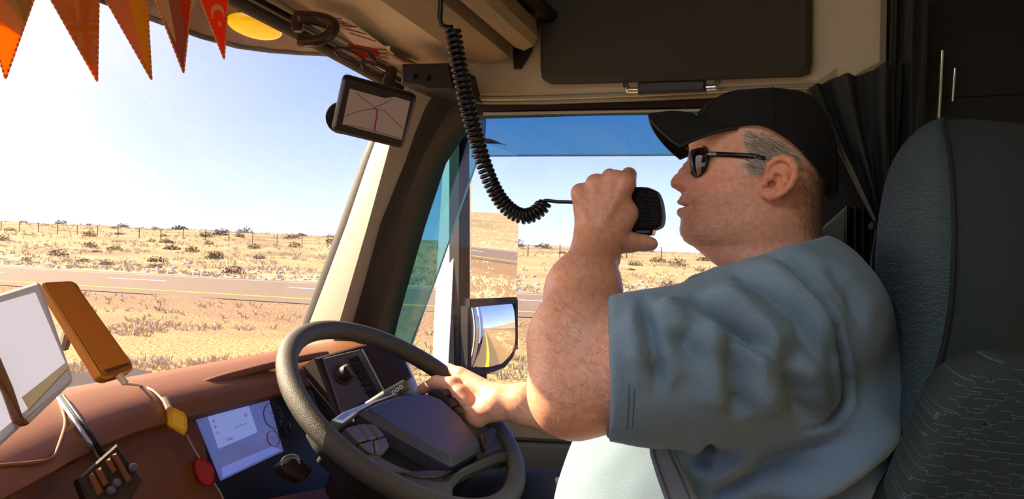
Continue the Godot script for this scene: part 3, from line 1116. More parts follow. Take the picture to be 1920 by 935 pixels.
	for k in 5:
		var t := 0.14 + 0.18 * k
		b = B.new()
		b.box(Vector3(0.022, 0.003, 0.008), Transform3D(fr.basis, on(lerpf(660, 700, t), lerpf(671, 744, t), p0 + n * 0.008, n)), 0.001)
		obj("vent_slat", b, M["dash dark"], lp)
	b = B.new()
	var kx := Transform3D(fr.basis, on(642, 703, p0 + n * 0.004, n))
	b.lathe(PackedVector2Array([Vector2(0.020, 0), Vector2(0.020, 0.004), Vector2(0.016, 0.006), Vector2(0.015, 0.022), Vector2(0.012, 0.026), Vector2(0.0, 0.026)]), kx, 24)
	var knob := obj("knob", b, M["dash dark"], dash, 40.0)
	b = B.new()
	b.box(Vector3(0.006, 0.026, 0.008), Transform3D(kx.basis * Basis(Vector3(0, 0, 1), 0.4), kx * Vector3(0, 0, 0.028)), 0.002)
	obj("grip_bar", b, M["panel grey"], knob)
	b = B.new()
	b.tube(spline(PackedVector3Array([on(679, 654, p0 + n * 0.012, n), on(700, 695, p0 + n * 0.012, n), on(718, 730, p0 + n * 0.012, n), on(722, 735, p0 + n * 0.004, n)]), 5), 0.0022, 6)
	obj("trim_rod", b, M["satin silver"], lp, -1.0)
	# ignition lever on the lower dash
	fr = frame(at(550, 872, 1.34), Vector3(0.85, 0.45, 0.3).normalized())
	var ig := obj("ignition_switch", plate(fr, [528, 868, 545, 852, 562, 848, 590, 878, 575, 900, 540, 885], 0.03, 0.0, 0.006, 0.006), M["dash dark"], dash)
	for k in 2:
		b = B.new()
		b.tube(spline(PackedVector3Array([on(527 + k, 866 + 6 * k, fr.origin + fr.basis.z * 0.004, fr.basis.z), on(534 + k, 856 + 6 * k, fr.origin + fr.basis.z * 0.004, fr.basis.z), on(552 + k, 852 + 6 * k, fr.origin + fr.basis.z * 0.004, fr.basis.z), on(562, 862 + 6 * k, fr.origin + fr.basis.z * 0.004, fr.basis.z)]), 5), 0.0016, 6)
		obj("edge", b, M["satin silver"], ig, -1.0)
	# rocker switches in the centre of the dashboard
	fr = frame(at(205, 885, 1.02), Vector3(0.80, 0.50, 0.33).normalized())
	var rs := obj("switch_bank", plate(fr, [146, 895, 219, 831, 268, 899, 215, 990, 170, 960], 0.02, 0.002, 0.003), M["dash dark"], dash)
	for q in [[206, 856, 214, 851, 243, 900, 235, 908], [175, 884, 186, 878, 200, 908, 191, 915], [163, 894, 171, 887, 190, 925, 180, 932], [195, 866, 203, 860, 216, 884, 208, 890]]:
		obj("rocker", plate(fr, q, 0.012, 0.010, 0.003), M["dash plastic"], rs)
	for q in [[249, 877], [208, 919], [219, 905]]:
		b = B.new()
		b.ball(on(q[0], q[1], fr.origin + fr.basis.z * 0.006, fr.basis.z), Vector3(0.006, 0.006, 0.006), 8)
		obj("knob", b, M["panel grey"], rs, -1.0)

# ---------------------------------------------------------------- steering wheel
var wheel_fr: Transform3D
const WR := 0.237
func steering_wheel() -> void:
	var n := Vector3(cos(0.968) * cos(0.057), sin(0.968), cos(0.968) * sin(0.057))
	wheel_fr = frame(Vector3(-0.668, 0.800, -1.303), n)
	var fr := wheel_fr
	var w := thing("steering_wheel", "large dark steering wheel with a grey hub cover in the driver's hand", "steering wheel")
	var ring := PackedVector3Array()
	for i in 72:
		var a := TAU * i / 72.0
		ring.append(fr * Vector3(cos(a) * WR, sin(a) * WR, 0))
	var b := B.new()
	b.tube(ring, 0.0185, 16, true)
	obj("rim", b, M["wheel leather"], w, -1.0)
	obj("hub_body", plate(fr, [632, 800, 690, 758, 760, 738, 830, 745, 880, 800, 905, 835, 900, 872, 842, 895, 760, 880, 715, 862, 690, 850], 0.05, -0.022, 0.008, 0.01), M["black"], w)
	var cov := obj("hub_cover", plate(fr, [668, 774, 705, 755, 745, 743, 790, 740, 822, 752, 862, 788, 903, 843, 846, 876, 790, 846, 730, 812], 0.05, 0.012, 0.012, 0.010), M["hub cover"], w)
	# spokes that join the hub to the rim
	obj("spoke", plate(fr, [690, 846, 742, 872, 820, 903, 842, 890, 852, 884, 905, 858, 942, 838, 958, 842, 956, 862, 935, 862, 900, 876, 868, 891, 850, 912, 853, 945, 800, 950, 745, 915, 690, 885], 0.026, 0.006, 0.010, 0.008), M["wheel leather"], w)
	obj("spoke", plate(fr, [592, 778, 625, 790, 690, 754, 720, 760, 690, 800, 664, 848, 640, 838, 612, 812], 0.020, -0.018, 0.006, 0.01), M["black"], w)
	obj("spoke", plate(fr, [860, 775, 905, 795, 945, 785, 962, 830, 950, 845, 905, 858, 880, 825], 0.024, 0.0, 0.008, 0.01), M["wheel leather"], w)
	obj("spoke_trim", plate(fr, [620, 790, 640, 776, 690, 756, 745, 741, 700, 757, 668, 776, 640, 796], 0.02, 0.006, 0.003), M["satin silver"], w)
	obj("spoke_trim", plate(fr, [895, 820, 918, 806, 926, 816, 922, 830, 905, 852], 0.02, 0.012, 0.003, 0.004), M["dash dark"], w)
	obj("spoke_trim", plate(fr, [745, 893, 800, 888, 842, 890, 815, 902, 780, 903], 0.012, 0.010, 0.002, 0.004), M["dash dark"], w)
	for q in [[646, 804, 666, 798, 689, 826, 671, 831], [668, 797, 685, 795, 706, 823, 690, 826], [687, 795, 703, 798, 720, 818, 708, 822], [672, 833, 698, 827, 702, 853, 689, 848], [700, 827, 722, 820, 729, 838, 714, 852, 704, 853]]:
		obj("button", plate(fr, q, 0.016, 0.004, 0.003, 0.003), M["panel grey"], w)
	obj("button_pad", plate(fr, [800, 738, 834, 736, 853, 746, 868, 792, 856, 786, 830, 756], 0.02, 0.012, 0.004, 0.004), M["black"], w)
	for q in [[815, 742, 832, 739, 842, 749, 826, 752], [834, 758, 848, 755, 855, 768, 842, 772], [846, 774, 858, 771, 862, 784, 853, 784]]:
		obj("button", plate(fr, q, 0.01, 0.016, 0.002, 0.002), M["dash dark"], w)
	b = B.new()
	b.tube(PackedVector3Array([fr * Vector3(0, 0, -0.05), fr * Vector3(0, 0, -0.12), fr * Vector3(0, -0.01, -0.20)]), PackedFloat32Array([0.085, 0.065, 0.06]), 20)
	var col := thing("steering_column", "dark steering column behind the wheel with a ribbed indicator stalk", "steering column")
	obj("shroud", b, M["dash dark"], col, 40.0)
	b = B.new()
	var s0 := at(690, 762, 1.50)
	var s1 := at(722, 743, 1.50)
	var s2 := at(760, 722, 1.51)
	b.tube(PackedVector3Array([s0, s1, s2, s2 + (s2 - s1).normalized() * 0.004]), PackedFloat32Array([0.010, 0.0115, 0.012, 0.009]), 14)
	var stalk := obj("stalk", b, mat("stalk olive", Color(0.30, 0.29, 0.19), 0.5), col, 40.0)
	for k in 3:
		b = B.new()
		var c := at(738 + k * 7, 735 - k * 5, 1.487)
		b.lathe(PackedVector2Array([Vector2(0.0022, 0), Vector2(0.0022, 0.0008), Vector2(0.0036, 0.0008), Vector2(0.0036, 0)]), frame(c, -ray(745, 735)), 12)
		obj("symbol", b, M["white paint"], stalk, 30.0)

# ---------------------------------------------------------------- outside mirror
func mirror() -> void:
	var mt := thing("wing_mirror", "tall outside mirror with a flat glass above a small convex glass, beyond the driver's window", "mirror")
	var b := B.new()
	var rings := []
	for q in [[770, 814, 838, 877], [690, 815, 840, 880], [600, 818, 845, 883], [430, 828, 853, 889], [320, 835, 860, 893], [212, 842, 868, 898]]:
		var a := pz(q[3], q[0], -2.16)
		var c := pz(q[2], q[0], -2.12)
		var e := pz(q[1], q[0], -2.15)
		rings.append(PackedVector3Array([a, c, e, e + Vector3(0.02, 0, -0.07), a + Vector3(0, 0, -0.06)]))
	b.loft(rings)
	obj("mast", b, M["mast metal"], mt, 25.0)
	b = B.new()
	rings = []
	for q in [[770, 813, 838], [690, 814, 840], [600, 817, 845], [430, 827, 853], [320, 834, 860], [212, 841, 868]]:
		var c := pz(q[2], q[0], -2.118)
		var e := pz(q[1], q[0], -2.148)
		rings.append(PackedVector3Array([c + Vector3(0.001, 0, 0.003), e + Vector3(-0.004, 0, 0.003), e + Vector3(-0.004, 0, -0.006), c + Vector3(0, 0, -0.01)]))
	b.loft(rings)
	obj("mast_lit_face", b, M["white paint"], mt, 25.0)  # sunlit face of the mast, put in as white colour
	var n := Vector3(0.93, -0.018, 0.375).normalized()
	var p0 := at(930, 480, 2.36)
	var fr := frame(p0, n)
	obj("housing", plate(fr, [878, 250, 940, 260, 968, 272, 981, 292, 971, 640, 963, 662, 948, 682, 925, 694, 896, 701, 883, 699, 876, 690], 0.05, -0.026, 0.01, 0.006), M["black"], mt)
	obj("flat_glass", plate(fr, [882, 268, 940, 270, 966, 279, 976, 296, 967, 560, 882, 564], 0.004, 0.002, 0.0005), M["mirror"], mt)
	# convex glass: a patch of a sphere
	var p2 := flat2([883, 577, 964, 569, 962, 645, 955, 664, 940, 681, 920, 690, 897, 694, 886, 690, 882, 680], fr)
	var mid := Vector2.ZERO
	for p in p2:
		mid += p / p2.size()
	p2 = round_poly(p2, 0.012, 3)
	var dense := PackedVector2Array()
	for i in p2.size():
		var e := p2[(i + 1) % p2.size()]
		var cuts := maxi(1, int(p2[i].distance_to(e) / 0.006))
		for k in cuts:
			dense.append(p2[i].lerp(e, float(k) / cuts))
	p2 = dense
	b = B.new()
	var rows := []
	for j in 14:
		var row := PackedVector3Array()
		for p in p2:
			var q := mid + (p - mid) * (j / 13.0)
			var d := q - mid
			row.append(fr * Vector3(q.x, q.y, 0.004 + 0.14 * d.x + 0.06 * d.y - d.length_squared() / (2.0 * 0.45)))
		rows.append(row)
	b.grid(rows, true)
	b.faces_flip()
	obj("convex_glass", b, M["mirror"], mt, -1.0)
	for fpart in [[880, 560, 968, 556, 968, 568, 880, 575], [876, 575, 883, 575, 883, 690, 876, 694], [965, 566, 970, 560, 970, 655, 965, 650], [876, 684, 884, 691, 897, 694, 920, 689, 940, 680, 955, 663, 962, 645, 970, 645, 962, 668, 946, 688, 924, 697, 896, 703, 880, 700, 876, 694]]:
		obj("frame", plate(fr, fpart, 0.03, 0.004, 0.002), M["black"], mt)
	b = B.new()
	b.tube(PackedVector3Array([at(905, 700, 2.36), at(900, 760, 2.36)]), 0.014, 8)
	obj("bracket", b, M["black"], mt, -1.0)
	b = B.new()
	b.tube(PackedVector3Array([at(735, 650, 2.15), at(770, 730, 2.15), at(800, 800, 2.15)]), 0.022, 10)
	obj("lower_arm", b, M["mast metal"], mt, -1.0)

# ---------------------------------------------------------------- side glass and its tinted wind deflector
func window_glass() -> void:
	var b := B.new()
	b.poly(PackedVector3Array([Vector3(-0.985, 0.70, -1.80), Vector3(0.115, 0.70, -1.80), Vector3(0.115, 1.425, -1.80), Vector3(-0.76, 1.425, -1.80)]))
	struct("window_2", b, M["pane"], "driver's side window glass")
	var t := mat("smoked acrylic", Color(0.36, 0.60, 0.65, 0.0), 0.03)
	t.refraction_enabled = true
	t.refraction_scale = 0.035
	var df := thing("wind_deflector", "blue-green tinted plastic wind deflector along the top and front of the driver's window", "wind deflector")
	obj("sheet", zplate([890, 214, 905, 206, 1310, 199, 1600, 192, 1600, 286, 1300, 290, 908, 292, 895, 301, 760, 680, 740, 706, 706, 706, 715, 618, 772, 420, 812, 300, 845, 248], -1.845, 0.006, 0.001), t, df)
	var edge := PackedVector3Array()
	for q in [[1590, 286], [1300, 290], [912, 292], [900, 295], [894, 303], [820, 515], [752, 692]]:
		edge.append(pz(q[0], q[1], -1.838))
	b = B.new()
	b.tube(spline(edge, 4), 0.0025, 6)
	obj("rolled_edge", b, t, df, -1.0)

# ---------------------------------------------------------------- a sampled distance field: tapered capsules joined smoothly, meshed as surface nets
class Field:
	var lo: Vector3
	var h: float
	var nx: int
	var ny: int
	var nz: int
	var d := PackedFloat32Array()
	func _init(a: Vector3, b: Vector3, hh: float) -> void:
		h = hh
		lo = Vector3(minf(a.x, b.x), minf(a.y, b.y), minf(a.z, b.z))
		var hi := Vector3(maxf(a.x, b.x), maxf(a.y, b.y), maxf(a.z, b.z))
		nx = int((hi.x - lo.x) / h) + 2
		ny = int((hi.y - lo.y) / h) + 2
		nz = int((hi.z - lo.z) / h) + 2
		d.resize(nx * ny * nz)
		d.fill(1.0)
	# mode 0 adds, 1 carves; n and s squash the capsule along n
	func cap(a: Vector3, b: Vector3, ra: float, rb: float, k := 0.01, n := Vector3.ZERO, s := 1.0, mode := 0) -> void:
		var R := maxf(ra, rb) * maxf(1.0, s) + k + 2.5 * h
		var i0 := maxi(0, int((minf(a.x, b.x) - R - lo.x) / h))
		var i1 := mini(nx - 1, int((maxf(a.x, b.x) + R - lo.x) / h) + 1)
		var j0 := maxi(0, int((minf(a.y, b.y) - R - lo.y) / h))
		var j1 := mini(ny - 1, int((maxf(a.y, b.y) + R - lo.y) / h) + 1)
		var k0 := maxi(0, int((minf(a.z, b.z) - R - lo.z) / h))
		var k1 := mini(nz - 1, int((maxf(a.z, b.z) + R - lo.z) / h) + 1)
		var sq := s != 1.0
		n = n.normalized()
		var gain := 1.0 / s - 1.0
		var ab := b - a
		if sq:
			ab += n * (ab.dot(n) * gain)
		var inv := 1.0 / maxf(ab.length_squared(), 1e-12)
		var dr := rb - ra
		for kz in range(k0, k1 + 1):
			for jy in range(j0, j1 + 1):
				var row := (kz * ny + jy) * nx
				var q0 := Vector3(lo.x - a.x, lo.y + jy * h - a.y, lo.z + kz * h - a.z)
				for ii in range(i0, i1 + 1):
					var q := q0
					q.x += ii * h
					if sq:
						q += n * (q.dot(n) * gain)
					var t := clampf(q.dot(ab) * inv, 0.0, 1.0)
					var di := (q - ab * t).length() - ra - dr * t
					var o := d[row + ii]
					if mode == 0:
						if di < o - k:
							d[row + ii] = di
						elif di < o + k:
							var e := k - absf(di - o)
							d[row + ii] = minf(di, o) - e * e / (4.0 * k)
					else:
						di = -di
						if di > o + k:
							d[row + ii] = di
						elif di > o - k:
							var e := k - absf(di - o)
							d[row + ii] = maxf(di, o) + e * e / (4.0 * k)
	func chain(p: Array, r: Array, k := 0.01, n := Vector3.ZERO, s := 1.0, mode := 0) -> void:
		for i in p.size() - 1:
			cap(p[i], p[i + 1], r[i], r[i + 1], k, n, s, mode)
	func cut(p0: Vector3, n: Vector3) -> void:   # removes what lies on the side that n points to
		n = n.normalized()
		for kz in nz:
			for jy in ny:
				var row := (kz * ny + jy) * nx
				var e := (Vector3(lo.x, lo.y + jy * h, lo.z + kz * h) - p0).dot(n)
				for ii in nx:
					var c := e + ii * h * n.x
					if c > d[row + ii]:
						d[row + ii] = c
	func sample(p: Vector3) -> float:
		var g := (p - lo) / h
		var i := int(g.x)
		var j := int(g.y)
		var k := int(g.z)
		if g.x < 0 or g.y < 0 or g.z < 0 or i >= nx - 1 or j >= ny - 1 or k >= nz - 1:
			return 1.0
		var f := g - Vector3(i, j, k)
		var c := (k * ny + j) * nx + i
		var s := nx * ny
		var a := lerpf(lerpf(d[c], d[c + 1], f.x), lerpf(d[c + nx], d[c + nx + 1], f.x), f.y)
		var b := lerpf(lerpf(d[c + s], d[c + s + 1], f.x), lerpf(d[c + s + nx], d[c + s + nx + 1], f.x), f.y)
		return lerpf(a, b, f.z)
	func mesh_into(b: B, tint := Color(-1, 0, 0)) -> void:
		var sx := nx * ny
		var cell := PackedInt32Array()
		cell.resize(d.size())
		cell.fill(-1)
		var found := PackedInt32Array()
		var first := b.v.size()
		var far := 5.0 * h
		for k in nz - 1:
			for j in ny - 1:
				var c := (k * ny + j) * nx
				for i in nx - 1:
					var v0 := d[c]
					if absf(v0) < far:
						var v1 := d[c + 1]
						var v2 := d[c + nx]
						var v3 := d[c + nx + 1]
						var v4 := d[c + sx]
						var v5 := d[c + sx + 1]
						var v6 := d[c + sx + nx]
						var v7 := d[c + sx + nx + 1]
						var neg := int(v0 < 0) + int(v1 < 0) + int(v2 < 0) + int(v3 < 0) + int(v4 < 0) + int(v5 < 0) + int(v6 < 0) + int(v7 < 0)
						if neg > 0 and neg < 8:
							var s := Vector3.ZERO
							var n := 0
							if (v0 < 0) != (v1 < 0): s += Vector3(v0 / (v0 - v1), 0, 0); n += 1
							if (v2 < 0) != (v3 < 0): s += Vector3(v2 / (v2 - v3), 1, 0); n += 1
							if (v4 < 0) != (v5 < 0): s += Vector3(v4 / (v4 - v5), 0, 1); n += 1
							if (v6 < 0) != (v7 < 0): s += Vector3(v6 / (v6 - v7), 1, 1); n += 1
							if (v0 < 0) != (v2 < 0): s += Vector3(0, v0 / (v0 - v2), 0); n += 1
							if (v1 < 0) != (v3 < 0): s += Vector3(1, v1 / (v1 - v3), 0); n += 1
							if (v4 < 0) != (v6 < 0): s += Vector3(0, v4 / (v4 - v6), 1); n += 1
							if (v5 < 0) != (v7 < 0): s += Vector3(1, v5 / (v5 - v7), 1); n += 1
							if (v0 < 0) != (v4 < 0): s += Vector3(0, 0, v0 / (v0 - v4)); n += 1
							if (v1 < 0) != (v5 < 0): s += Vector3(1, 0, v1 / (v1 - v5)); n += 1
							if (v2 < 0) != (v6 < 0): s += Vector3(0, 1, v2 / (v2 - v6)); n += 1
							if (v3 < 0) != (v7 < 0): s += Vector3(1, 1, v3 / (v3 - v7)); n += 1
							cell[c] = b.put(lo + (Vector3(i, j, k) + s / n) * h)
							found.append(c)
					c += 1
		for c in found:
			var i := c % nx
			var j := (c / nx) % ny
			var k := c / sx
			var in0 := d[c] < 0
			if j > 0 and k > 0 and in0 != (d[c + 1] < 0):
				_q(b, cell[c], cell[c - nx], cell[c - nx - sx], cell[c - sx], in0)
			if i > 0 and k > 0 and in0 != (d[c + nx] < 0):
				_q(b, cell[c], cell[c - sx], cell[c - sx - 1], cell[c - 1], in0)
			if i > 0 and j > 0 and in0 != (d[c + sx] < 0):
				_q(b, cell[c], cell[c - 1], cell[c - 1 - nx], cell[c - nx], in0)
		if tint.r >= 0.0:
			while b.col.size() < first:
				b.col.append(Color.WHITE)
			while b.col.size() < b.v.size():
				b.col.append(tint)
	func _q(b: B, a: int, e: int, f: int, g: int, flip: bool) -> void:
		if a < 0 or e < 0 or f < 0 or g < 0:
			return
		if flip:
			b.quad(a, g, f, e)
		else:
			b.quad(a, e, f, g)

func hit(f: Field, x: float, y: float, from := 0.6, to := 2.0) -> Vector3:   # where the line of sight through that pixel first meets the field's surface
	var r := ray(x, y)
	var t := from
	while t < to:
		if f.sample(cam_pos + r * t) < 0.0:
			for i in 6:
				t += -0.5 * absf(f.sample(cam_pos + r * t)) if f.sample(cam_pos + r * t) < 0 else 0.0005
			return cam_pos + r * t
		t += 0.004
	return Vector3.INF

# ---------------------------------------------------------------- the driver
var head_rows := []          # [y, front, front without nose and lips, back, half width]
const HEAD_TURN := 0.14
func head_axis() -> Vector3:
	return pz(1440, 340, -1.3)
func turn_head(p: Vector3, amount := 1.0) -> Vector3:
	var a := head_axis()
	return a + Basis(Vector3.UP, HEAD_TURN * amount) * (p - a)
func hrow(y: float) -> PackedFloat32Array:
	var n := head_rows.size()
	var i := 0
	while i < n - 2 and head_rows[i + 1][0] < y:
		i += 1
	var a: Array = head_rows[i]
	var b: Array = head_rows[i + 1]
	var a0: Array = head_rows[maxi(i - 1, 0)]
	var b0: Array = head_rows[mini(i + 2, n - 1)]
	var t := clampf((y - a[0]) / (b[0] - a[0]), 0, 1)
	var o := PackedFloat32Array()
	for k in range(1, 5):
		var m0: float = (b[k] - a0[k]) / (b[0] - a0[0]) * (b[0] - a[0])
		var m1: float = (b0[k] - a[k]) / (b0[0] - a[0]) * (b[0] - a[0])
		o.append((2 * t * t * t - 3 * t * t + 1) * a[k] + (t * t * t - 2 * t * t + t) * m0 + (-2 * t * t * t + 3 * t * t) * b[k] + (t * t * t - t * t) * m1)
	return o
func bell(x: float, w: float) -> float:
	return exp(-x * x / (w * w))
func head_pt(y: float, th: float) -> Vector3:   # th: 0 = front, PI/2 = the near side, PI = the back
	var r := hrow(y)
	var S := 1.256 / FOCAL        # metres per pixel at the head's middle
	var c := lerpf(r[1], r[2], 0.52)
	var cs := cos(th)
	var sn := sin(th)
	var chin := smoothstep(400.0, 445.0, y) * (1.0 - smoothstep(452.0, 480.0, y))
	var e := lerpf(0.88, 1.02, chin) if cs > 0 else 0.9
	var fx := pow(absf(cs), e) * signf(cs)
	var half := (c - r[1]) if cs > 0 else (r[2] - c)
	var lat := r[3] * pow(absf(sn), 0.92) * signf(sn)
	var X := c - fx * half
	var al := absf(lat)
	if cs > 0:
		# nose, lips: what the profile has in front of the plain face, as wide as it is there
		var pro := r[1] - r[0]
		var w := 0.024
		if y < 362:
			w = lerpf(0.011, 0.0175, smoothstep(295.0, 345.0, y))
		elif y < 368:
			w = 0.014
		elif y > 406:
			w = 0.03
		var g := bell(lat, w)
		if y < 362:
			g = 1.0 - smoothstep(0.15, 1.0, al / (w * 1.35))
		X -= pro * g
		# wings of the nose and nostrils
		X -= 9.0 * bell(al - 0.0145, 0.0055) * bell(y - 347, 8.0)
		X += 9.0 * bell(al - 0.0075, 0.004) * bell(y - 358, 3.2)
		# eye sockets, cheeks, folds round the mouth, chin
		X += 9.0 * bell(al - 0.031, 0.015) * bell(y - 298, 13.0)
		X -= 4.0 * bell(al - 0.03, 0.02) * bell(y - 274, 8.0)
		X += 4.0 * bell(al - 0.026 - 0.012 * smoothstep(345.0, 395.0, y), 0.004) * smoothstep(338.0, 350.0, y) * (1.0 - smoothstep(385.0, 402.0, y))
		X += 5.0 * bell(y - 388.5, 2.2) * (1.0 - smoothstep(0.020, 0.027, al))
		X += 2.5 * bell(al - 0.028, 0.006) * bell(y - 391, 7.0)
	# flesh over the cheek bone, hollow below, soft jaw
	var side := absf(sn)
	var cheek := bell(cs - 0.45, 0.3) * bell(y - 330, 26.0)
	lat *= 1.0 + 0.045 * cheek
	lat *= 1.0 + 0.03 * bell(cs - 0.1, 0.4) * bell(y - 425, 26.0)
	lat *= 1.0 - 0.035 * bell(cs - 0.55, 0.22) * bell(y - 385, 22.0)
	lat *= 1.0 - 0.03 * bell(cs - 0.35, 0.35) * bell(y - 296, 14.0)
	var p := pz(X, y, -1.3)
	p.z += lat
	return turn_head(p, 1.0 - 0.7 * smoothstep(440.0, 520.0, y))

func driver() -> void:
	var man := thing("person", "driver in a black cap and grey T-shirt speaking into a handheld radio microphone", "person")
	var b := B.new()
	b.col = PackedColorArray()
	head_rows = [[186, 1425, 1425, 1450, 0.010], [189, 1395, 1395, 1478, 0.036], [200, 1352, 1352, 1522, 0.060], [216, 1324, 1324, 1545, 0.071], [238, 1306, 1306, 1556, 0.078], [262, 1297, 1297, 1560, 0.081], [276, 1293, 1295, 1560, 0.081],
		[290, 1293, 1298, 1560, 0.081], [302, 1290, 1301, 1560, 0.081], [312, 1282, 1302, 1558, 0.0815], [324, 1273, 1302, 1556, 0.082], [333, 1265, 1301, 1553, 0.082], [340, 1260.5, 1300, 1551, 0.0825], [347, 1259.5, 1299, 1548, 0.0825], [353, 1262, 1297, 1546, 0.083],
		[358, 1270, 1295, 1545, 0.083], [362, 1277, 1292, 1544, 0.083], [367, 1279, 1289, 1543, 0.083], [373, 1275.5, 1287, 1542, 0.083], [379, 1271, 1286, 1542, 0.083], [384, 1273.5, 1286, 1541, 0.083], [388, 1281, 1286, 1541, 0.083], [392, 1274, 1286, 1541, 0.083],
		[398, 1270.5, 1286, 1541, 0.083], [404, 1272, 1285, 1541, 0.083], [411, 1277.5, 1283, 1541, 0.083], [420, 1277, 1280, 1541, 0.083], [430, 1275.5, 1277, 1541, 0.0825], [440, 1277, 1278, 1542, 0.082], [449, 1282, 1282, 1543, 0.081], [457, 1291, 1291, 1544, 0.080],
		[463, 1302, 1302, 1546, 0.080], [472, 1313, 1313, 1548, 0.081], [485, 1328, 1328, 1552, 0.083], [502, 1350, 1350, 1560, 0.086], [520, 1372, 1372, 1572, 0.09], [545, 1395, 1395, 1580, 0.092]]
	var rows := []
	var cols := PackedColorArray()
	var ys := []
	var y := 186.5
	while y < 545.0:
		ys.append(y)
		y += 1.5 if y > 270 and y < 470 else 4.0
	var nth := 220
	for yy in ys:
		var row := PackedVector3Array()
		for i in nth:
			var u := 2.0 * i / nth - 1.0             # -1..1, 0 = front
			var th := PI * (0.38 * u + 0.62 * u * absf(u))
			row.append(head_pt(yy, th))
			var lip := bell(th, 0.25) * (bell(yy - 380, 5.5) + bell(yy - 397, 6.5))
			var red := bell(th, 0.26) * bell(yy - 342, 16.0) * 0.6 + bell(absf(th) - 0.75, 0.35) * bell(yy - 342, 22.0) * 0.5 + bell(yy - 420, 40.0) * 0.12
			var beard := smoothstep(362.0, 380.0, yy) * (1.0 - smoothstep(450.0, 475.0, yy)) * smoothstep(1.55, 1.05, absf(th)) * (1.0 - minf(lip, 1.0))
			var c := Color(1, 1, 1).lerp(Color(0.93, 0.60, 0.55), clampf(red * 1.25, 0, 1)).lerp(Color(0.80, 0.50, 0.47), clampf(lip, 0, 1) * 0.8).lerp(Color(0.80, 0.78, 0.76), beard * 0.75)
			cols.append(c)
		rows.append(row)
	b.grid(rows, true)
	b.col = cols
	b.cap(rows[0], true)
	while b.col.size() < b.v.size():
		b.col.append(Color.WHITE)
	# ear
	var f := Field.new(pz(1405, 388, -1.25), pz(1512, 282, -1.17), 0.0017)
	var Z := Vector3(0, 0, 1)
	var EO := 0.006
	var ear := func(q: Array) -> Array:
		var o := []
		for e in q:
			o.append(pz(e[0], e[1], e[2] + EO))
		return o
	f.chain(ear.call([[1455, 320, -1.222], [1452, 348, -1.224]]), [0.018, 0.015], 0.006, Z, 0.6)
	f.chain(ear.call([[1468, 318, -1.211], [1458, 350, -1.216]]), [0.019, 0.014], 0.006, Vector3(-0.25, 0, 1), 0.42)
	f.chain(ear.call([[1440, 326, -1.216], [1444, 308, -1.211], [1456, 299, -1.206], [1470, 296, -1.202], [1483, 301, -1.198], [1491, 314, -1.196], [1491, 331, -1.197], [1484, 346, -1.201], [1473, 358, -1.206], [1458, 368, -1.212]]), [0.0040, 0.0046, 0.005, 0.0052, 0.0055, 0.0055, 0.0052, 0.0048, 0.0045, 0.004], 0.003)
	f.chain(ear.call([[1446, 366, -1.214], [1435, 363, -1.217]]), [0.0085, 0.0068], 0.006, Z, 0.7)
	f.chain(ear.call([[1462, 310, -1.210], [1474, 323, -1.206], [1474, 338, -1.206], [1464, 351, -1.209], [1452, 358, -1.212]]), [0.0036, 0.004, 0.004, 0.0038, 0.0036], 0.0025)
	f.chain(ear.call([[1434, 345, -1.215], [1437, 335, -1.216]]), [0.0058, 0.0045], 0.004)
	f.chain(ear.call([[1455, 343, -1.208], [1457, 334, -1.208]]), [0.0095, 0.007], 0.003, Z, 0.8, 1)
	f.chain(ear.call([[1448, 346, -1.210], [1446, 345, -1.222]]), [0.006, 0.005], 0.002, Z, 1.0, 1)
	f.mesh_into(b, Color(0.98, 0.78, 0.70))
	# near arm, hand closed round the microphone
	f = Field.new(Vector3(-0.36, 0.80, -1.32), Vector3(-0.12, 1.28, -0.90), 0.0031)
	var P := func(q: Array) -> Array:
		var o := []
		for e in q:
			o.append(pz(e[0], e[1], e[2]))
		return o
	f.chain(P.call([[1330, 690, -1.03], [1220, 690, -1.005], [1078, 734, -0.985]]), [0.070, 0.072, 0.054], 0.03)
	f.chain(P.call([[1078, 734, -0.985], [1084, 640, -1.02], [1094, 545, -1.10], [1117, 466, -1.185]]), [0.054, 0.0605, 0.0485, 0.0335], 0.03)
	f.chain(P.call([[1117, 476, -1.175], [1120, 445, -1.195]]), [0.036, 0.036], 0.015, Vector3(0, 0.35, 1), 0.72)
	f.chain(P.call([[1118, 450, -1.20], [1172, 343, -1.200]]), [0.024, 0.0165], 0.012)
	f.chain(P.call([[1118, 450, -1.20], [1150, 338, -1.198]]), [0.022, 0.0165], 0.012)
	f.chain(P.call([[1115, 450, -1.20], [1118, 345, -1.200]]), [0.022, 0.0160], 0.012)
	f.chain(P.call([[1108, 450, -1.20], [1089, 362, -1.206]]), [0.021, 0.0150], 0.012)
	f.chain(P.call([[1140, 448, -1.205], [1172, 400, -1.212]]), [0.024, 0.021], 0.014)   # ball of the thumb
	for q in [[1172, 343, 1179, 328, 1181, 366, 1176, 392, 0.0112], [1150, 338, 1143, 331, 1150, 370, 1150, 398, 0.0115], [1118, 345, 1113, 341, 1120, 378, 1122, 402, 0.0108], [1089, 362, 1085, 358, 1094, 390, 1098, 408, 0.0095]]:
		var r: float = q[8]
		f.chain([pz(q[0], q[1], -1.203), pz(q[2], q[3], -1.255), pz(q[4], q[5], -1.284), pz(q[6], q[7], -1.276)], [0.0150, r * 1.06, r * 0.95, r * 0.82], 0.004)
		f.cap(pz(q[0], q[1] + 3, -1.193), pz(q[0], q[1] + 5, -1.194), 0.0085, 0.0085, 0.010)   # knuckle
	f.chain(P.call([[1158, 456, -1.205], [1183, 454, -1.222], [1206, 455, -1.232], [1221, 457, -1.236]]), [0.0175, 0.0150, 0.0122, 0.0105], 0.006)
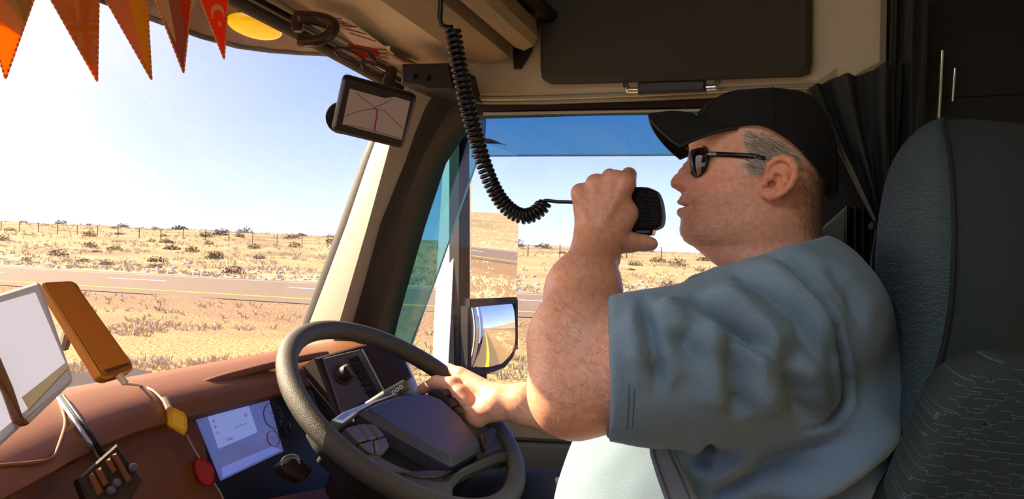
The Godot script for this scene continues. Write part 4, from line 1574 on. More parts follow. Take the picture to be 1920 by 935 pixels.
	for q in [[1172, 343, 1125, 430], [1150, 338, 1118, 430], [1118, 345, 1112, 430], [1089, 362, 1106, 430]]:   # tendons
		f.cap(pz(q[0], q[1], -1.188), pz(q[2], q[3], -1.176), 0.0028, 0.002, 0.010)
	f.mesh_into(b, Color(1.0, 0.96, 0.92))
	var f_arm := f
	# far arm, hand on the wheel rim
	f = Field.new(Vector3(-0.84, 0.66, -1.62), Vector3(-0.18, 0.99, -1.38), 0.0034)
	f.chain(P.call([[1260, 760, -1.53], [1150, 792, -1.505], [1040, 767, -1.49], [985, 757, -1.475], [940, 752, -1.47]]), [0.055, 0.053, 0.046, 0.0375, 0.031], 0.02)
	f.chain(P.call([[945, 753, -1.47], [925, 750, -1.475]]), [0.031, 0.030], 0.012, Vector3(0, 0.3, 1), 0.8)
	f.chain(P.call([[930, 746, -1.475], [862, 702, -1.508]]), [0.024, 0.0165], 0.012)
	f.chain(P.call([[930, 750, -1.480], [872, 712, -1.528]]), [0.022, 0.0165], 0.012)
	f.chain(P.call([[930, 756, -1.478], [892, 728, -1.540]]), [0.022, 0.0155], 0.012)
	f.chain(P.call([[928, 762, -1.474], [900, 745, -1.548]]), [0.022, 0.0150], 0.012)
	f.chain(P.call([[928, 764, -1.462], [892, 778, -1.462]]), [0.024, 0.0215], 0.016)   # heel and ball of the thumb
	f.chain(P.call([[892, 782, -1.462], [862, 738, -1.466]]), [0.0215, 0.0165], 0.012)
	for q in [[862, 702, 842, 691, 818, 706, 0.0108], [872, 712, 858, 696, 836, 706, 0.0108], [892, 728, 880, 712, 858, 722, 0.0102], [900, 745, 892, 728, 874, 738, 0.0095]]:
		var r: float = q[6]
		f.chain([pz(q[0], q[1], -1.512), pz(q[2], q[3], -1.552), pz(q[4], q[5], -1.572), pz(q[4] - 6, q[5] + 12, -1.560)], [0.0150, r, r * 0.92, r * 0.82], 0.004)
		f.cap(pz(q[0], q[1] - 3, -1.500), pz(q[0] + 1, q[1] - 2, -1.500), 0.0080, 0.0080, 0.009)
	f.chain(P.call([[872, 752, -1.464], [848, 722, -1.478], [818, 717, -1.486], [791, 730, -1.490]]), [0.0185, 0.0165, 0.0140, 0.0112], 0.007)
	f.mesh_into(b, Color(1.0, 0.95, 0.90))
	var f_far := f
	obj("body", b, M["skin"], man, -1.0)
	shirt(man)
	legs(man)
	cap_and_glasses(man)
	hair(man, f_arm, f_far)

func shirt(man: Node3D) -> void:
	var f := Field.new(Vector3(-0.40, 0.48, -1.66), Vector3(0.20, 1.14, -0.86), 0.0055)
	# sleeve round the near arm
	f.chain([pz(1490, 610, -1.12), pz(1400, 665, -1.07), pz(1300, 682, -1.03), pz(1205, 690, -1.005), pz(1120, 692, -0.99)], [0.118, 0.104, 0.096, 0.090, 0.086], 0.03)
	f.cut(pz(1140, 690, -0.99), pz(1100, 690, -0.985) - pz(1180, 692, -1.0))
	# far sleeve
	f.chain([pz(1470, 590, -1.48), pz(1300, 660, -1.52), pz(1180, 720, -1.53)], [0.105, 0.09, 0.08], 0.03)
	var lat := func(x: float, yy: float, w: float, r: float, k: float) -> void:
		f.cap(pz(x, yy, -1.3) + Vector3(0, 0, w), pz(x, yy, -1.3) - Vector3(0, 0, w), r, r, k)
	lat.call(1460, 520, 0.05, 0.092, 0.04)
	lat.call(1475, 585, 0.13, 0.110, 0.05)
	lat.call(1462, 640, 0.11, 0.150, 0.03)
	lat.call(1448, 720, 0.085, 0.198, 0.016)
	lat.call(1392, 815, 0.045, 0.216, 0.012)
	lat.call(1335, 920, 0.050, 0.223, 0.012)
	lat.call(1310, 1040, 0.09, 0.215, 0.05)
	# neck opening
	var front := pz(1347, 504, -1.3)
	var back := pz(1546, 449, -1.3)
	var mid := front.lerp(back, 0.5)
	var ax := (back - front) * 0.5
	var up := Vector3(0, 0, 1).cross(ax).normalized()
	if up.y < 0: up = -up
	f.cut(mid, up + Vector3(0, 0.0, 0))
	var b := B.new()
	f.mesh_into(b)
	# folds: strokes in the plane of the near side, metres of height and width
	var strokes := [
		[[1206, 560, 1214, 600, 1221, 650, 1230, 705, 1236, 740], -0.0100, 0.0085], [[1240, 560, 1262, 600, 1268, 640], 0.0112, 0.0089], [[1190, 590, 1200, 640, 1205, 700], 0.0067, 0.0100],
		[[1225, 585, 1262, 622, 1300, 656, 1345, 700], -0.0060, 0.0100], [[1290, 625, 1320, 640, 1352, 620], 0.0090, 0.0078],
		[[1365, 618, 1376, 680, 1382, 750, 1378, 785], -0.0135, 0.0112], [[1410, 640, 1420, 700, 1415, 770], 0.0067, 0.0123],
		[[1300, 560, 1357, 600, 1400, 638, 1445, 676], -0.0135, 0.0073], [[1320, 545, 1380, 575, 1440, 630, 1480, 670], 0.0112, 0.0089],
		[[1370, 510, 1430, 540, 1490, 600, 1530, 680], -0.0090, 0.0089], [[1400, 500, 1460, 530, 1520, 600, 1545, 680], 0.0067, 0.0089],
		[[1460, 690, 1490, 730, 1500, 790], -0.0090, 0.0100], [[1490, 660, 1520, 720, 1530, 770], 0.0067, 0.0089],
		[[1160, 600, 1158, 690, 1158, 800], 0.0023, 0.0045],
		[[1440, 482, 1475, 505, 1510, 542, 1540, 580, 1563, 620, 1578, 670, 1583, 715, 1578, 750, 1565, 772, 1535, 792, 1490, 808], -0.0067, 0.0033],
		[[1440, 470, 1500, 480, 1560, 520, 1600, 570], 0.0056, 0.0073], [[1540, 500, 1590, 550, 1620, 620], -0.0067, 0.0073],
		[[1683, 772, 1640, 815, 1583, 860, 1510, 898, 1430, 925], 0.0158, 0.0089], [[1690, 800, 1640, 850, 1560, 905, 1470, 945], -0.0135, 0.0078], [[1680, 830, 1600, 905, 1530, 940], 0.0112, 0.0078],
		[[1600, 800, 1530, 845, 1450, 870, 1380, 880], -0.0079, 0.0112], [[1660, 740, 1600, 800, 1520, 830], 0.0079, 0.0100],
		[[1340, 830, 1320, 860, 1345, 880], -0.0090, 0.0067], [[1420, 850, 1360, 875, 1310, 900], 0.0090, 0.0073], [[1440, 880, 1380, 905, 1330, 930], -0.0067, 0.0073]]
	var lines := []
	for s in strokes:
		var pts := PackedVector2Array()
		var a: Array = s[0]
		for i in range(0, a.size(), 2):
			var p := pz(a[i], a[i + 1], -1.03)
			pts.append(Vector2(p.x / p.z, (p.y - 1.1) / p.z) * -1.03)
		var bx := Rect2(pts[0], Vector2.ZERO)
		for p in pts:
			bx = bx.expand(p)
		lines.append([pts, s[1], s[2], bx.grow(s[2] * 4.5)])
	var nn := b.smooth()
	var wr := FastNoiseLite.new()
	wr.seed = 4
	wr.frequency = 9.0
	wr.fractal_octaves = 2
	for i in b.v.size():
		var p := b.v[i]
		var off := wr.get_noise_3d(p.x, p.y * 0.6, p.z) * 0.0035
		if nn[i].z > -0.1:
			var q := Vector2(p.x / p.z, (p.y - 1.1) / p.z) * -1.03
			for s in lines:
				if s[3].has_point(q):
					var best := 1.0
					var pts: PackedVector2Array = s[0]
					var along := 0.0
					for k in pts.size() - 1:
						var c := Geometry2D.get_closest_point_to_segment(q, pts[k], pts[k + 1])
						var d2 := q.distance_squared_to(c)
						if d2 < best:
							best = d2
							along = (k + c.distance_to(pts[k]) / maxf(1e-6, pts[k].distance_to(pts[k + 1]))) / (pts.size() - 1)
					var fade := smoothstep(-0.05, 0.3, along) * smoothstep(1.05, 0.7, along)
					var dd := sqrt(best)
					var w: float = s[2] * (1.0 if s[1] < 0 else 2.0) * lerpf(0.7, 1.1, fade)
					var e := exp(-dd * dd / (w * w))
					if s[1] < 0:
						e -= 0.42 * exp(-pow((dd - 2.2 * w) / (1.5 * w), 2))
					off += 1.7 * s[1] * e * fade * clampf(nn[i].z * 2.0 + 0.2, 0, 1)
		b.v[i] = p + nn[i] * off
	var sh := obj("t_shirt", b, M["shirt"], man, -1.0)
	# collar band
	var ring := PackedVector3Array()
	for i in 48:
		var a := TAU * i / 48.0
		ring.append(mid + ax * cos(a) * 1.0 + Vector3(0, 0, 0.099) * sin(a) - up * 0.006)
	b = B.new()
	b.tube(ring, 0.0105, 10, true, 0.75, up)
	obj("collar", b, M["shirt"], sh, -1.0)
	# hem of the sleeve: rolled edge and two rows of stitches
	var hc := pz(1142, 690, -0.99)
	var hd := (pz(1100, 690, -0.985) - pz(1180, 692, -1.0)).normalized()
	var hu := Vector3.UP
	var hz := hd.cross(hu).normalized()
	ring = PackedVector3Array()
	for i in 40:
		var a := TAU * i / 40.0
		ring.append(hc + hu * cos(a) * 0.0835 + hz * sin(a) * 0.0835 - hd * 0.002)
	b = B.new()
	b.tube(ring, 0.0028, 6, true)
	obj("sleeve_hem", b, M["shirt"], sh, -1.0)
	for xx in [1176, 1186]:
		b = B.new()
		var line := PackedVector3Array()
		for k in 40:
			var p := hit(f, xx + 4.0 * sin(k / 39.0 * PI), 640 + k * 4.2)
			if p.is_finite():
				line.append(p + Vector3(0, 0, 0.0022))
		if line.size() > 3:
			b.tube(line, 0.0007, 4)
			obj("stitching", b, M["shirt thread"], sh, -1.0)
	# seat belt lying on the shirt
	var belt := thing("seat_belt", "grey woven seat belt running down over the driver's belly", "seat belt")
	var cl := []
	for q in [[1338, 560, 1380, 540], [1290, 640, 1332, 632], [1252, 720, 1294, 715], [1226, 790, 1266, 790], [1222, 815, 1262, 816], [1226, 850, 1272, 850], [1238, 890, 1292, 890], [1256, 940, 1314, 940], [1285, 1000, 1345, 990], [1330, 1080, 1390, 1060]]:
		cl.append(q)
	b = B.new()
	var body_only := Field.new(Vector3(-0.40, 0.48, -1.66), Vector3(0.20, 1.14, -0.95), 0.012)
	for q in [[1460, 520, 0.05, 0.092], [1475, 585, 0.13, 0.110], [1462, 640, 0.11, 0.150], [1448, 720, 0.085, 0.198], [1392, 815, 0.045, 0.216], [1335, 920, 0.050, 0.223], [1310, 1040, 0.09, 0.215]]:
		body_only.cap(pz(q[0], q[1], -1.3) + Vector3(0, 0, q[2]), pz(q[0], q[1], -1.3) - Vector3(0, 0, q[2]), q[3], q[3], 0.05)
	var rows := []
	for q in cl:
		var row := PackedVector3Array()
		var row2 := PackedVector3Array()
		for k in 7:
			var p := hit(body_only, lerpf(q[0], q[2], k / 6.0), lerpf(q[1], q[3], k / 6.0))
			if not p.is_finite():
				row.clear()
				break
			row.append(p + Vector3(-0.003, 0, 0.010))
			row2.append(p + Vector3(-0.001, 0, 0.007))
		if row.size() == 7:
			row2.reverse()
			row.append_array(row2)
			rows.append(row)
	b.grid(rows, true, 1.0, 1.0)
	obj("webbing", b, M["webbing"], belt, 50.0)
	for k in [1, 5]:
		var e := PackedVector3Array()
		for row in rows:
			e.append(row[k] + Vector3(0, 0, 0.0008))
		b = B.new()
		b.tube(spline(e, 3), 0.0012, 5)
		obj("edge_stripe", b, M["shirt thread"], belt, -1.0)

func legs(man: Node3D) -> void:
	var f := Field.new(Vector3(-0.86, 0.02, -1.62), Vector3(0.05, 0.80, -1.02), 0.011)
	f.chain([Vector3(-0.08, 0.60, -1.44), Vector3(-0.36, 0.60, -1.47), Vector3(-0.63, 0.575, -1.49)], [0.10, 0.092, 0.07], 0.03)
	f.chain([Vector3(-0.63, 0.575, -1.49), Vector3(-0.74, 0.30, -1.48), Vector3(-0.76, 0.09, -1.48)], [0.068, 0.058, 0.05], 0.02)
	f.chain([Vector3(-0.08, 0.58, -1.18), Vector3(-0.34, 0.56, -1.17), Vector3(-0.58, 0.53, -1.16)], [0.10, 0.09, 0.07], 0.03)
	f.chain([Vector3(-0.58, 0.53, -1.16), Vector3(-0.64, 0.28, -1.16), Vector3(-0.66, 0.09, -1.16)], [0.068, 0.058, 0.05], 0.02)
	f.chain([Vector3(-0.04, 0.60, -1.40), Vector3(-0.04, 0.60, -1.20)], [0.13, 0.13], 0.04)
	var b := B.new()
	f.mesh_into(b)
	var j := obj("jeans", b, M["jeans"], man, -1.0)
	for z in [-1.48, -1.16]:
		b = B.new()
		var x := -0.76 if z < -1.3 else -0.66
		var g := Field.new(Vector3(x - 0.24, -0.01, z - 0.07), Vector3(x + 0.10, 0.12, z + 0.07), 0.009)
		g.cap(Vector3(x + 0.03, 0.045, z), Vector3(x - 0.15, 0.04, z), 0.043, 0.040, 0.01)
		g.cut(Vector3(0, 0.004, 0), Vector3.DOWN)
		g.mesh_into(b)
		obj("shoe", b, M["black"], man, -1.0)

func cap_and_glasses(man: Node3D) -> void:
	# crown
	var b := B.new()
	var rows := []
	var c0 := pz(1434, 262, -1.3)
	var edge := func(a: float) -> Vector3:   # a: 0 = front, PI/2 = near side
		var x := cos(a)
		var ex := 1440.0 - (142.0 * x if x > 0 else 132.0 * x)
		var ey := 264.0
		var ex0 := ex + 0.0
		var tab := [1298.0, 264.0, 1340.0, 259.0, 1370.0, 254.0, 1409.0, 251.0, 1433.0, 258.0, 1465.0, 277.0, 1485.0, 293.0, 1510.0, 318.0, 1540.0, 350.0, 1574.0, 374.0]
		for k in range(0, tab.size() - 2, 2):
			if ex0 >= tab[k]:
				ey = lerpf(tab[k + 1], tab[k + 3], clampf((ex0 - tab[k]) / (tab[k + 2] - tab[k]), 0, 1))
		var p := pz(ex, ey, -1.3)
		p.z = -1.3 + 0.0885 * sin(a)
		return p
	var apex := pz(1446, 171, -1.3)
	for j in 19:
		var t := j / 18.0
		var row := PackedVector3Array()
		for i in 72:
			var a := TAU * i / 72.0
			var e: Vector3 = edge.call(a)
			var k := pow(cos(t * PI / 2), 0.62)
			var up := pow(sin(t * PI / 2), 0.95)
			var p := apex.lerp(e, k)
			p.y = lerpf(e.y, apex.y, up)
			p.x -= 0.004 * sin(t * PI) * cos(a)
			row.append(turn_head(p))
		rows.append(row)
	b.grid(rows, true)
	var cap := obj("cap", b, M["cap cloth"], man, -1.0)
	for s in 6:   # seams between the panels
		var a := TAU * (s + 0.5) / 6.0
		var line := PackedVector3Array()
		for j in 18:
			var i := int(a / TAU * 72.0)
			line.append(rows[j][i] + (rows[j][i] - turn_head(c0)).normalized() * 0.0006)
		b = B.new()
		b.tube(line, 0.0011, 5)
		obj("seam", b, M["cap cloth"], cap, -1.0)
	b = B.new()
	b.ball(turn_head(apex) + Vector3(0, 0.001, 0), Vector3(0.008, 0.004, 0.008), 8)
	obj("button", b, M["cap cloth"], cap, -1.0)
	for q in [[1372, 183], [1388, 181]]:
		b = B.new()
		b.lathe(PackedVector2Array([Vector2(0.0025, 0), Vector2(0.0035, 0.002), Vector2(0.0045, 0.0)]), frame(pz(q[0], q[1], -1.262), Vector3(-0.3, 0.5, 0.8)), 12)
		obj("eyelet", b, M["satin silver"], cap, -1.0)
	# brim
	var top := []
	var bot := []
	for j in 13:
		var v := j / 12.0
		var r0 := PackedVector3Array()
		var r1 := PackedVector3Array()
		for i in 33:
			var u := -1.0 + i / 16.0
			var lat := 0.079 * u
			var root: Vector3 = edge.call(u * 1.12)
			root.y = lerpf(pz(1312, 214, -1.3).y, root.y, pow(absf(u), 1.3))
			root.x -= 0.001
			var fx := pz(1221, 218, -1.3).x + 0.050 * pow(absf(u), 3.2)
			var fy := pz(1221, 219, -1.3).y - 0.060 * u * u
			var p := root.lerp(Vector3(fx, fy, -1.3 + lerpf(root.z + 1.3, lat, 0.8)), v)
			p.y = lerpf(root.y, fy, v) + 0.004 * sin(v * PI)
			p = turn_head(p)
			r0.append(p)
			r1.append(p + Vector3(0, -0.0035, 0))
		top.append(r0)
		bot.append(r1)
	b = B.new()
	b.grid(top)
	b.grid(bot)
	var rim := PackedVector3Array()
	for r in top:
		rim.append(r[32] + Vector3(0, -0.0017, 0))
	for i in range(31, 0, -1):
		rim.append(top[12][i] + Vector3(0, -0.0017, 0))
	for j in 13:
		rim.append(top[12 - j][0] + Vector3(0, -0.0017, 0))
	var brim := obj("brim", b, M["cap cloth"], cap, -1.0)
	b = B.new()
	b.tube(rim, 0.0024, 6)
	obj("brim_edge", b, mat("brim lit edge", Color(0.10, 0.10, 0.10), 0.7), cap, -1.0)  # lit rim of the brim, put into a lighter colour than the cap
	# sunglasses
	var gl := thing("sunglasses", "dark aviator sunglasses with mirrored lenses worn by the driver", "sunglasses")
	var n := Vector3(-0.84, 0.05, 0.54).normalized()
	var p0 := pz(1292, 300, -1.284)
	var fr := frame(p0, n)
	var out := [1300, 276, 1308, 271, 1316, 271, 1324, 277, 1328, 290, 1327, 305, 1322, 319, 1315, 328, 1308, 332, 1301, 328, 1296, 316, 1293, 300, 1295, 285]
	var lens2 := flat2(out, fr)
	var am := mat("lens dark", Color(0.16, 0.13, 0.12), 0.04, 0.75)
	var fm := mat("frame dark", Color(0.10, 0.08, 0.07), 0.25, 0.6)
	var mid := head_axis()
	var zax := Basis(Vector3.UP, HEAD_TURN) * Vector3(0, 0, 1)
	for side in 2:
		b = B.new()
		var c := Vector2.ZERO
		for p in lens2:
			c += p / lens2.size()
		var smooth2 := PackedVector3Array()
		for p in lens2:
			smooth2.append(Vector3(p.x, p.y, 0))
		smooth2 = spline(smooth2, 4, true)
		var lr := []
		for j in 7:
			var row := PackedVector3Array()
			for p in smooth2:
				var q := c + (Vector2(p.x, p.y) - c) * (j / 6.0)
				var w := fr * Vector3(q.x, q.y, 0.004 * (1.0 - pow(j / 6.0, 2)) + 0.002)
				if side == 1:
					w -= zax * 2.0 * (w - mid).dot(zax)
				row.append(w)
			lr.append(row)
		b.grid(lr, true)
		obj("lens", b, am, gl, -1.0)
		b = B.new()
		b.tube(lr[6], 0.0014, 6, true)
		obj("rim", b, fm, gl, -1.0)
		var tm := PackedVector3Array([fr * Vector3(lens2[4].x, lens2[4].y, 0.002), pz(1340, 289, -1.226), pz(1385, 291, -1.216), pz(1420, 294, -1.2135), pz(1434, 298, -1.216)])
		if side == 1:
			for i in tm.size():
				tm[i] -= zax * 2.0 * (tm[i] - mid).dot(zax)
		b = B.new()
		b.tube(spline(tm, 5), 0.0040, 8, false, 1.0)
		var arm := obj("temple_arm", b, M["gloss black"], gl, -1.0)
		if side == 0:
			b = B.new()
			b.box(Vector3(0.012, 0.0045, 0.003), Transform3D(Basis(Vector3.UP, 0.25), pz(1336, 288.5, -1.2205)), 0.001)
			obj("hinge", b, M["satin silver"], arm)
	var br := PackedVector3Array()
	var q0 := fr * Vector3(lens2[12].x, lens2[12].y + 0.004, 0.003)
	var q1 := q0 - zax * 2.0 * (q0 - mid).dot(zax)
	br.append(q0)
	br.append((q0 + q1) * 0.5 + Vector3(-0.004, 0.003, 0))
	br.append(q1)
	b = B.new()
	b.tube(spline(br, 5), 0.0014, 6)
	obj("bridge", b, fm, gl, -1.0)

func strand(b: B, root: Vector3, dir: Vector3, nrm: Vector3, length: float, w: float, curl := 0.3) -> void:
	var p := root
	var s := b.v.size()
	var tone := rng.randf_range(0.15, 1.0)
	for k in 8:
		b.col.append(Color(tone, tone * lerpf(0.92, 1.0, tone), tone * lerpf(0.82, 1.0, tone)))
	var side := dir.cross(nrm).normalized() * w
	for k in 4:
		var ww := 1.0 - k / 3.3
		b.put(p - side * ww)
		b.put(p + side * ww)
		if k > 0:
			b.quad(s + k * 2 - 2, s + k * 2 - 1, s + k * 2 + 1, s + k * 2)
		dir = (dir + Vector3(rng.randfn(), rng.randfn(), rng.randfn()) * curl * 0.35 - nrm * 0.06).normalized()
		p += dir * length / 3.0

func hair(man: Node3D, f_arm: Field, f_far: Field) -> void:
	var zones := [
		[PackedVector2Array([Vector2(1392, 248), Vector2(1440, 252), Vector2(1470, 276), Vector2(1492, 296), Vector2(1486, 303), Vector2(1445, 298), Vector2(1436, 312), Vector2(1408, 322), Vector2(1392, 312), Vector2(1405, 290), Vector2(1396, 270)]), 1700, "grey hair", Vector3(0.75, -0.55, 0.1), 0.017],
		[PackedVector2Array([Vector2(1488, 300), Vector2(1560, 330), Vector2(1556, 400), Vector2(1545, 445), Vector2(1505, 440), Vector2(1490, 395), Vector2(1480, 372), Vector2(1492, 345)]), 1700, "dark hair", Vector3(0.35, -0.9, 0.1), 0.009]]
	zones.append([PackedVector2Array([Vector2(1276, 364), Vector2(1300, 352), Vector2(1345, 362), Vector2(1400, 345), Vector2(1418, 385), Vector2(1412, 430), Vector2(1370, 470), Vector2(1320, 470), Vector2(1286, 450), Vector2(1276, 425), Vector2(1290, 402), Vector2(1300, 388), Vector2(1284, 374)]), 2400, "dark hair", Vector3(-0.1, -0.8, 0.5), 0.0018])
	var names := ["temple_hair", "nape_hair", "stubble"]
	for zi in 3:
		var z: Array = zones[zi]
		var b := B.new()
		var n := 0
		var tries := 0
		while n < z[1] and tries < 40000:
			tries += 1
			var y := rng.randf_range(250, 450) if zi < 2 else rng.randf_range(345, 472)
			var th := rng.randf_range(0.9, 2.9) if zi < 2 else rng.randf_range(0.0, 1.5)
			var p := head_pt(y, th)
			var v := p - cam_pos
			var t := v.dot(cf)
			var q := Vector2(960.0 + FOCAL * v.dot(cr) / t, 467.5 - FOCAL * v.dot(cu) / t)
			if not Geometry2D.is_point_in_polygon(q + Vector2(rng.randfn(), rng.randfn()) * (3.0 if zi < 2 else 11.0), z[0]):
				continue
			if zi == 1 and rng.randf() < smoothstep(1530.0, 1490.0, q.x) * 0.8:
				continue
			var e1 := head_pt(y, th + 0.02) - p
			var e2 := head_pt(y + 2.0, th) - p
			var nrm := e1.cross(e2).normalized()
			if nrm.z < 0: nrm = -nrm
			var dir: Vector3 = (z[3] + nrm * 0.35 + Vector3(rng.randfn(), rng.randfn(), rng.randfn()) * 0.3).normalized()
			strand(b, p, dir, nrm, z[4] * rng.randf_range(0.6, 1.25), [0.0004, 0.00022, 0.00014][zi])
			n += 1
		obj(names[zi], b, M[z[2]], man, -1.0)
	var b := B.new()
	for i in 2600:
		var near := i < 1900
		var x := rng.randf_range(985, 1175) if near else rng.randf_range(870, 1100)
		var y := rng.randf_range(365, 790) if near else rng.randf_range(695, 820)
		if near and y < 420 and rng.randf() < 0.6:
			continue
		var f := f_arm if near else f_far
		var p := hit(f, x, y, 0.85 if near else 1.4, 1.4 if near else 1.75)
		if not p.is_finite():
			continue
		var e := 0.003
		var nrm := Vector3(f.sample(p + Vector3(e, 0, 0)) - f.sample(p - Vector3(e, 0, 0)), f.sample(p + Vector3(0, e, 0)) - f.sample(p - Vector3(0, e, 0)), f.sample(p + Vector3(0, 0, e)) - f.sample(p - Vector3(0, 0, e))).normalized()
		var along := Vector3(-0.5, 0.35, -0.2) if near else Vector3(-0.8, 0.3, 0)
		var dir := (along - nrm * along.dot(nrm) + nrm * 0.35 + Vector3(rng.randfn(), rng.randfn(), rng.randfn()) * 0.45).normalized()
		strand(b, p, dir, nrm, rng.randf_range(0.008, 0.019), 0.00013, 0.7)
	obj("arm_hair", b, M["arm hair"], man, -1.0)

# ---------------------------------------------------------------- seat, armrest, curtains
func drape(called: String, tops: Array, bots: Array, z: float, folds: float, amp: float, m: Material, parent: Node = self) -> MeshInstance3D:
	var rows := []
	var n := 60
	var along := func(a: Array, t: float) -> Vector2:
		var k := t * (a.size() / 2 - 1)
		var i := mini(int(k), a.size() / 2 - 2)
		return Vector2(a[i * 2], a[i * 2 + 1]).lerp(Vector2(a[i * 2 + 2], a[i * 2 + 3]), k - i)
	for j in 24:
		var row := PackedVector3Array()
		for i in n:
			var t := float(i) / (n - 1)
			var p: Vector2 = along.call(tops, t).lerp(along.call(bots, t), j / 23.0)
			var q := pz(p.x, p.y, z)
			q.z += amp * (sin(t * folds * TAU + 0.6 * sin(j * 0.25)) + 0.35 * sin(t * folds * 2.3 * TAU + 1.0 + j * 0.08))
			row.append(q)
		rows.append(row)
	var back := []
	for r in rows:
		var row := PackedVector3Array()
		for p in r:
			row.append(p + Vector3(0, 0, -0.003))
		back.append(row)
	var b := B.new()
	b.grid(rows)
	b.grid(back)
	b.faces_flip()
	return obj(called, b, m, parent, -1.0)

func seat() -> void:
	var s := thing("driver_seat", "tall dark grey-green cloth driver's seat with a patterned front and built-in headrest", "seat")
	var lv := [[1010, 1555, 1605, 0.25], [935, 1582, 1640, 0.25], [830, 1618, 1698, 0.25], [740, 1636, 1742, 0.25], [650, 1643, 1771, 0.248], [560, 1644, 1786, 0.245], [480, 1646, 1790, 0.24], [420, 1650, 1791, 0.23], [350, 1661, 1788, 0.21], [300, 1676, 1784, 0.19], [265, 1698, 1778, 0.165], [243, 1722, 1773, 0.135], [230, 1748, 1770, 0.095], [224, 1768, 1771, 0.05]]
	var front := []
	var bolster := []
	var bolster2 := []
	var back := []
	var seam := PackedVector3Array()
	for li in lv.size() * 3 - 2:
		var k := li / 3.0
		var i := mini(int(k), lv.size() - 2)
		var a: Array = lv[i]
		var c: Array = lv[i + 1]
		var a0: Array = lv[maxi(i - 1, 0)]
		var c0: Array = lv[mini(i + 2, lv.size() - 1)]
		var q := []
		for e in 4:
			q.append(cubic_interpolate(a[e], c[e], a0[e], c0[e], k - i))
		var w: float = q[3]
		var pf := pz(q[1], q[0], -1.3)
		var ps := pz(q[2], q[0], -1.3 + w)
		var row := PackedVector3Array()
		var lower := PackedVector3Array()
		var upper := PackedVector3Array()
		for t in 49:
			var g := PI * t / 48.0
			var p := Vector3(ps.x - (ps.x - pf.x) * pow(sin(g), 0.75), lerpf(ps.y, pf.y, sin(g)), -1.3 + w * cos(g) * (1.0 + 0.03 * sin(g)))
			if t <= 14: lower.append(p)
			if t >= 14 and t <= 34: row.append(p)
			if t >= 34: upper.append(p)
		front.append(row)
		bolster.append(lower)
		bolster2.append(upper)
		var br := PackedVector3Array()
		for t in 25:
			var g := PI * t / 24.0
			br.append(Vector3(ps.x + 0.15 * pow(sin(g), 0.6) * minf(1.0, w / 0.12), ps.y, -1.3 + w * cos(g) * (1.0 + 0.06 * sin(g))))
		back.append(br)
		seam.append(ps + Vector3(-0.001, 0, 0.001))
	var b := B.new()
	b.grid(front)
	obj("backrest_panel", b, M["seat cloth"], s, -1.0)
	var m2: StandardMaterial3D = M["seat cloth"].duplicate()
	m2.uv1_scale = Vector3(0.8, 9.0, 1)
	m2.heightmap_scale = 0.10
	for q in [bolster, bolster2]:
		b = B.new()
		b.grid(q)
		obj("bolster", b, m2, s, -1.0)
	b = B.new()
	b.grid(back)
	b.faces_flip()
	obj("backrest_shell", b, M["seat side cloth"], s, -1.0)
	b = B.new()
	b.tube(seam, 0.0032, 6)
	obj("piping", b, mat("piping", Color(0.07, 0.09, 0.095), 0.8), s, -1.0)
	b = B.new()
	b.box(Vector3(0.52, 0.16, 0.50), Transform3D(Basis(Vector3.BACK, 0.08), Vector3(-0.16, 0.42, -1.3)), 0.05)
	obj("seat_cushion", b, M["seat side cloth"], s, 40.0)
	b = B.new()
	b.box(Vector3(0.40, 0.34, 0.36), Transform3D(Basis(), Vector3(-0.10, 0.17, -1.3)), 0.03)
	obj("seat_base", b, M["black"], s)
	# padded armrest in front of it
	var ar := thing("armrest", "padded dark green-grey armrest folded up beside the driver's seat", "armrest")
	var fr := Transform3D(Basis(), Vector3(0, 0, -0.86))
	var p2 := flat2([1670, 985, 1690, 935, 1722, 860, 1750, 792, 1775, 744, 1800, 716, 1835, 695, 1880, 682, 1930, 677, 2010, 690, 2060, 740, 2050, 985], fr)
	var m3: StandardMaterial3D = M["seat cloth"].duplicate()
	m3.uv1_scale = Vector3(6.5, 6.5, 1)
	m3.albedo_color = Color(0.27, 0.36, 0.36)
	b = B.new()
	p2 = round_poly(p2, 0.02, 3)
	var mc := Vector2.ZERO
	for p in p2:
		mc += p / p2.size()
	var ars := []
	for lay in [[0.86, -1.0], [0.96, -0.995], [1.0, -0.97], [1.0, -0.905], [0.985, -0.882], [0.955, -0.868], [0.915, -0.861], [0.6, -0.856], [0.02, -0.854]]:
		var row := PackedVector3Array()
		for p in p2:
			var q: Vector2 = mc + (p - mc) * lay[0]
			row.append(Vector3(q.x, q.y, lay[1]))
		ars.append(row)
	b.grid(ars, true)
	for i in b.v.size():
		b.uv[i] = Vector2(b.v[i].x, b.v[i].y)
	obj("pad", b, m3, ar, -1.0)
	var sm := PackedVector3Array()
	for q in [[1722, 950], [1738, 912], [1763, 850], [1785, 804], [1801, 752], [1812, 735], [1845, 716], [1885, 706], [1940, 702]]:
		sm.append(pz(q[0], q[1], -0.862))
	b = B.new()
	b.tube(spline(sm, 5), 0.0022, 6)
	obj("seam", b, M["piping"], ar, -1.0)
	# curtains behind the driver
	var cu1 := thing("curtain", "dark grey curtain gathered and tied back behind the driver's cap", "curtain")
	drape("drape", [1512, 172, 1545, 150, 1600, 140, 1660, 122, 1692, 110], [1640, 418, 1646, 420, 1652, 422, 1660, 423, 1672, 424], -1.62, 3.0, 0.022, M["curtain"], cu1)
	drape("lower_drape", [1640, 428, 1648, 429, 1656, 430, 1664, 430, 1674, 431], [1622, 560, 1632, 700, 1650, 720, 1670, 720, 1700, 720], -1.61, 2.0, 0.012, M["curtain"], cu1)
	var b2 := B.new()
	b2.box(Vector3(0.05, 0.016, 0.05), Transform3D(Basis(Vector3.BACK, -0.1), pz(1657, 425, -1.615)), 0.005)
	obj("tie", b2, M["black"], cu1)
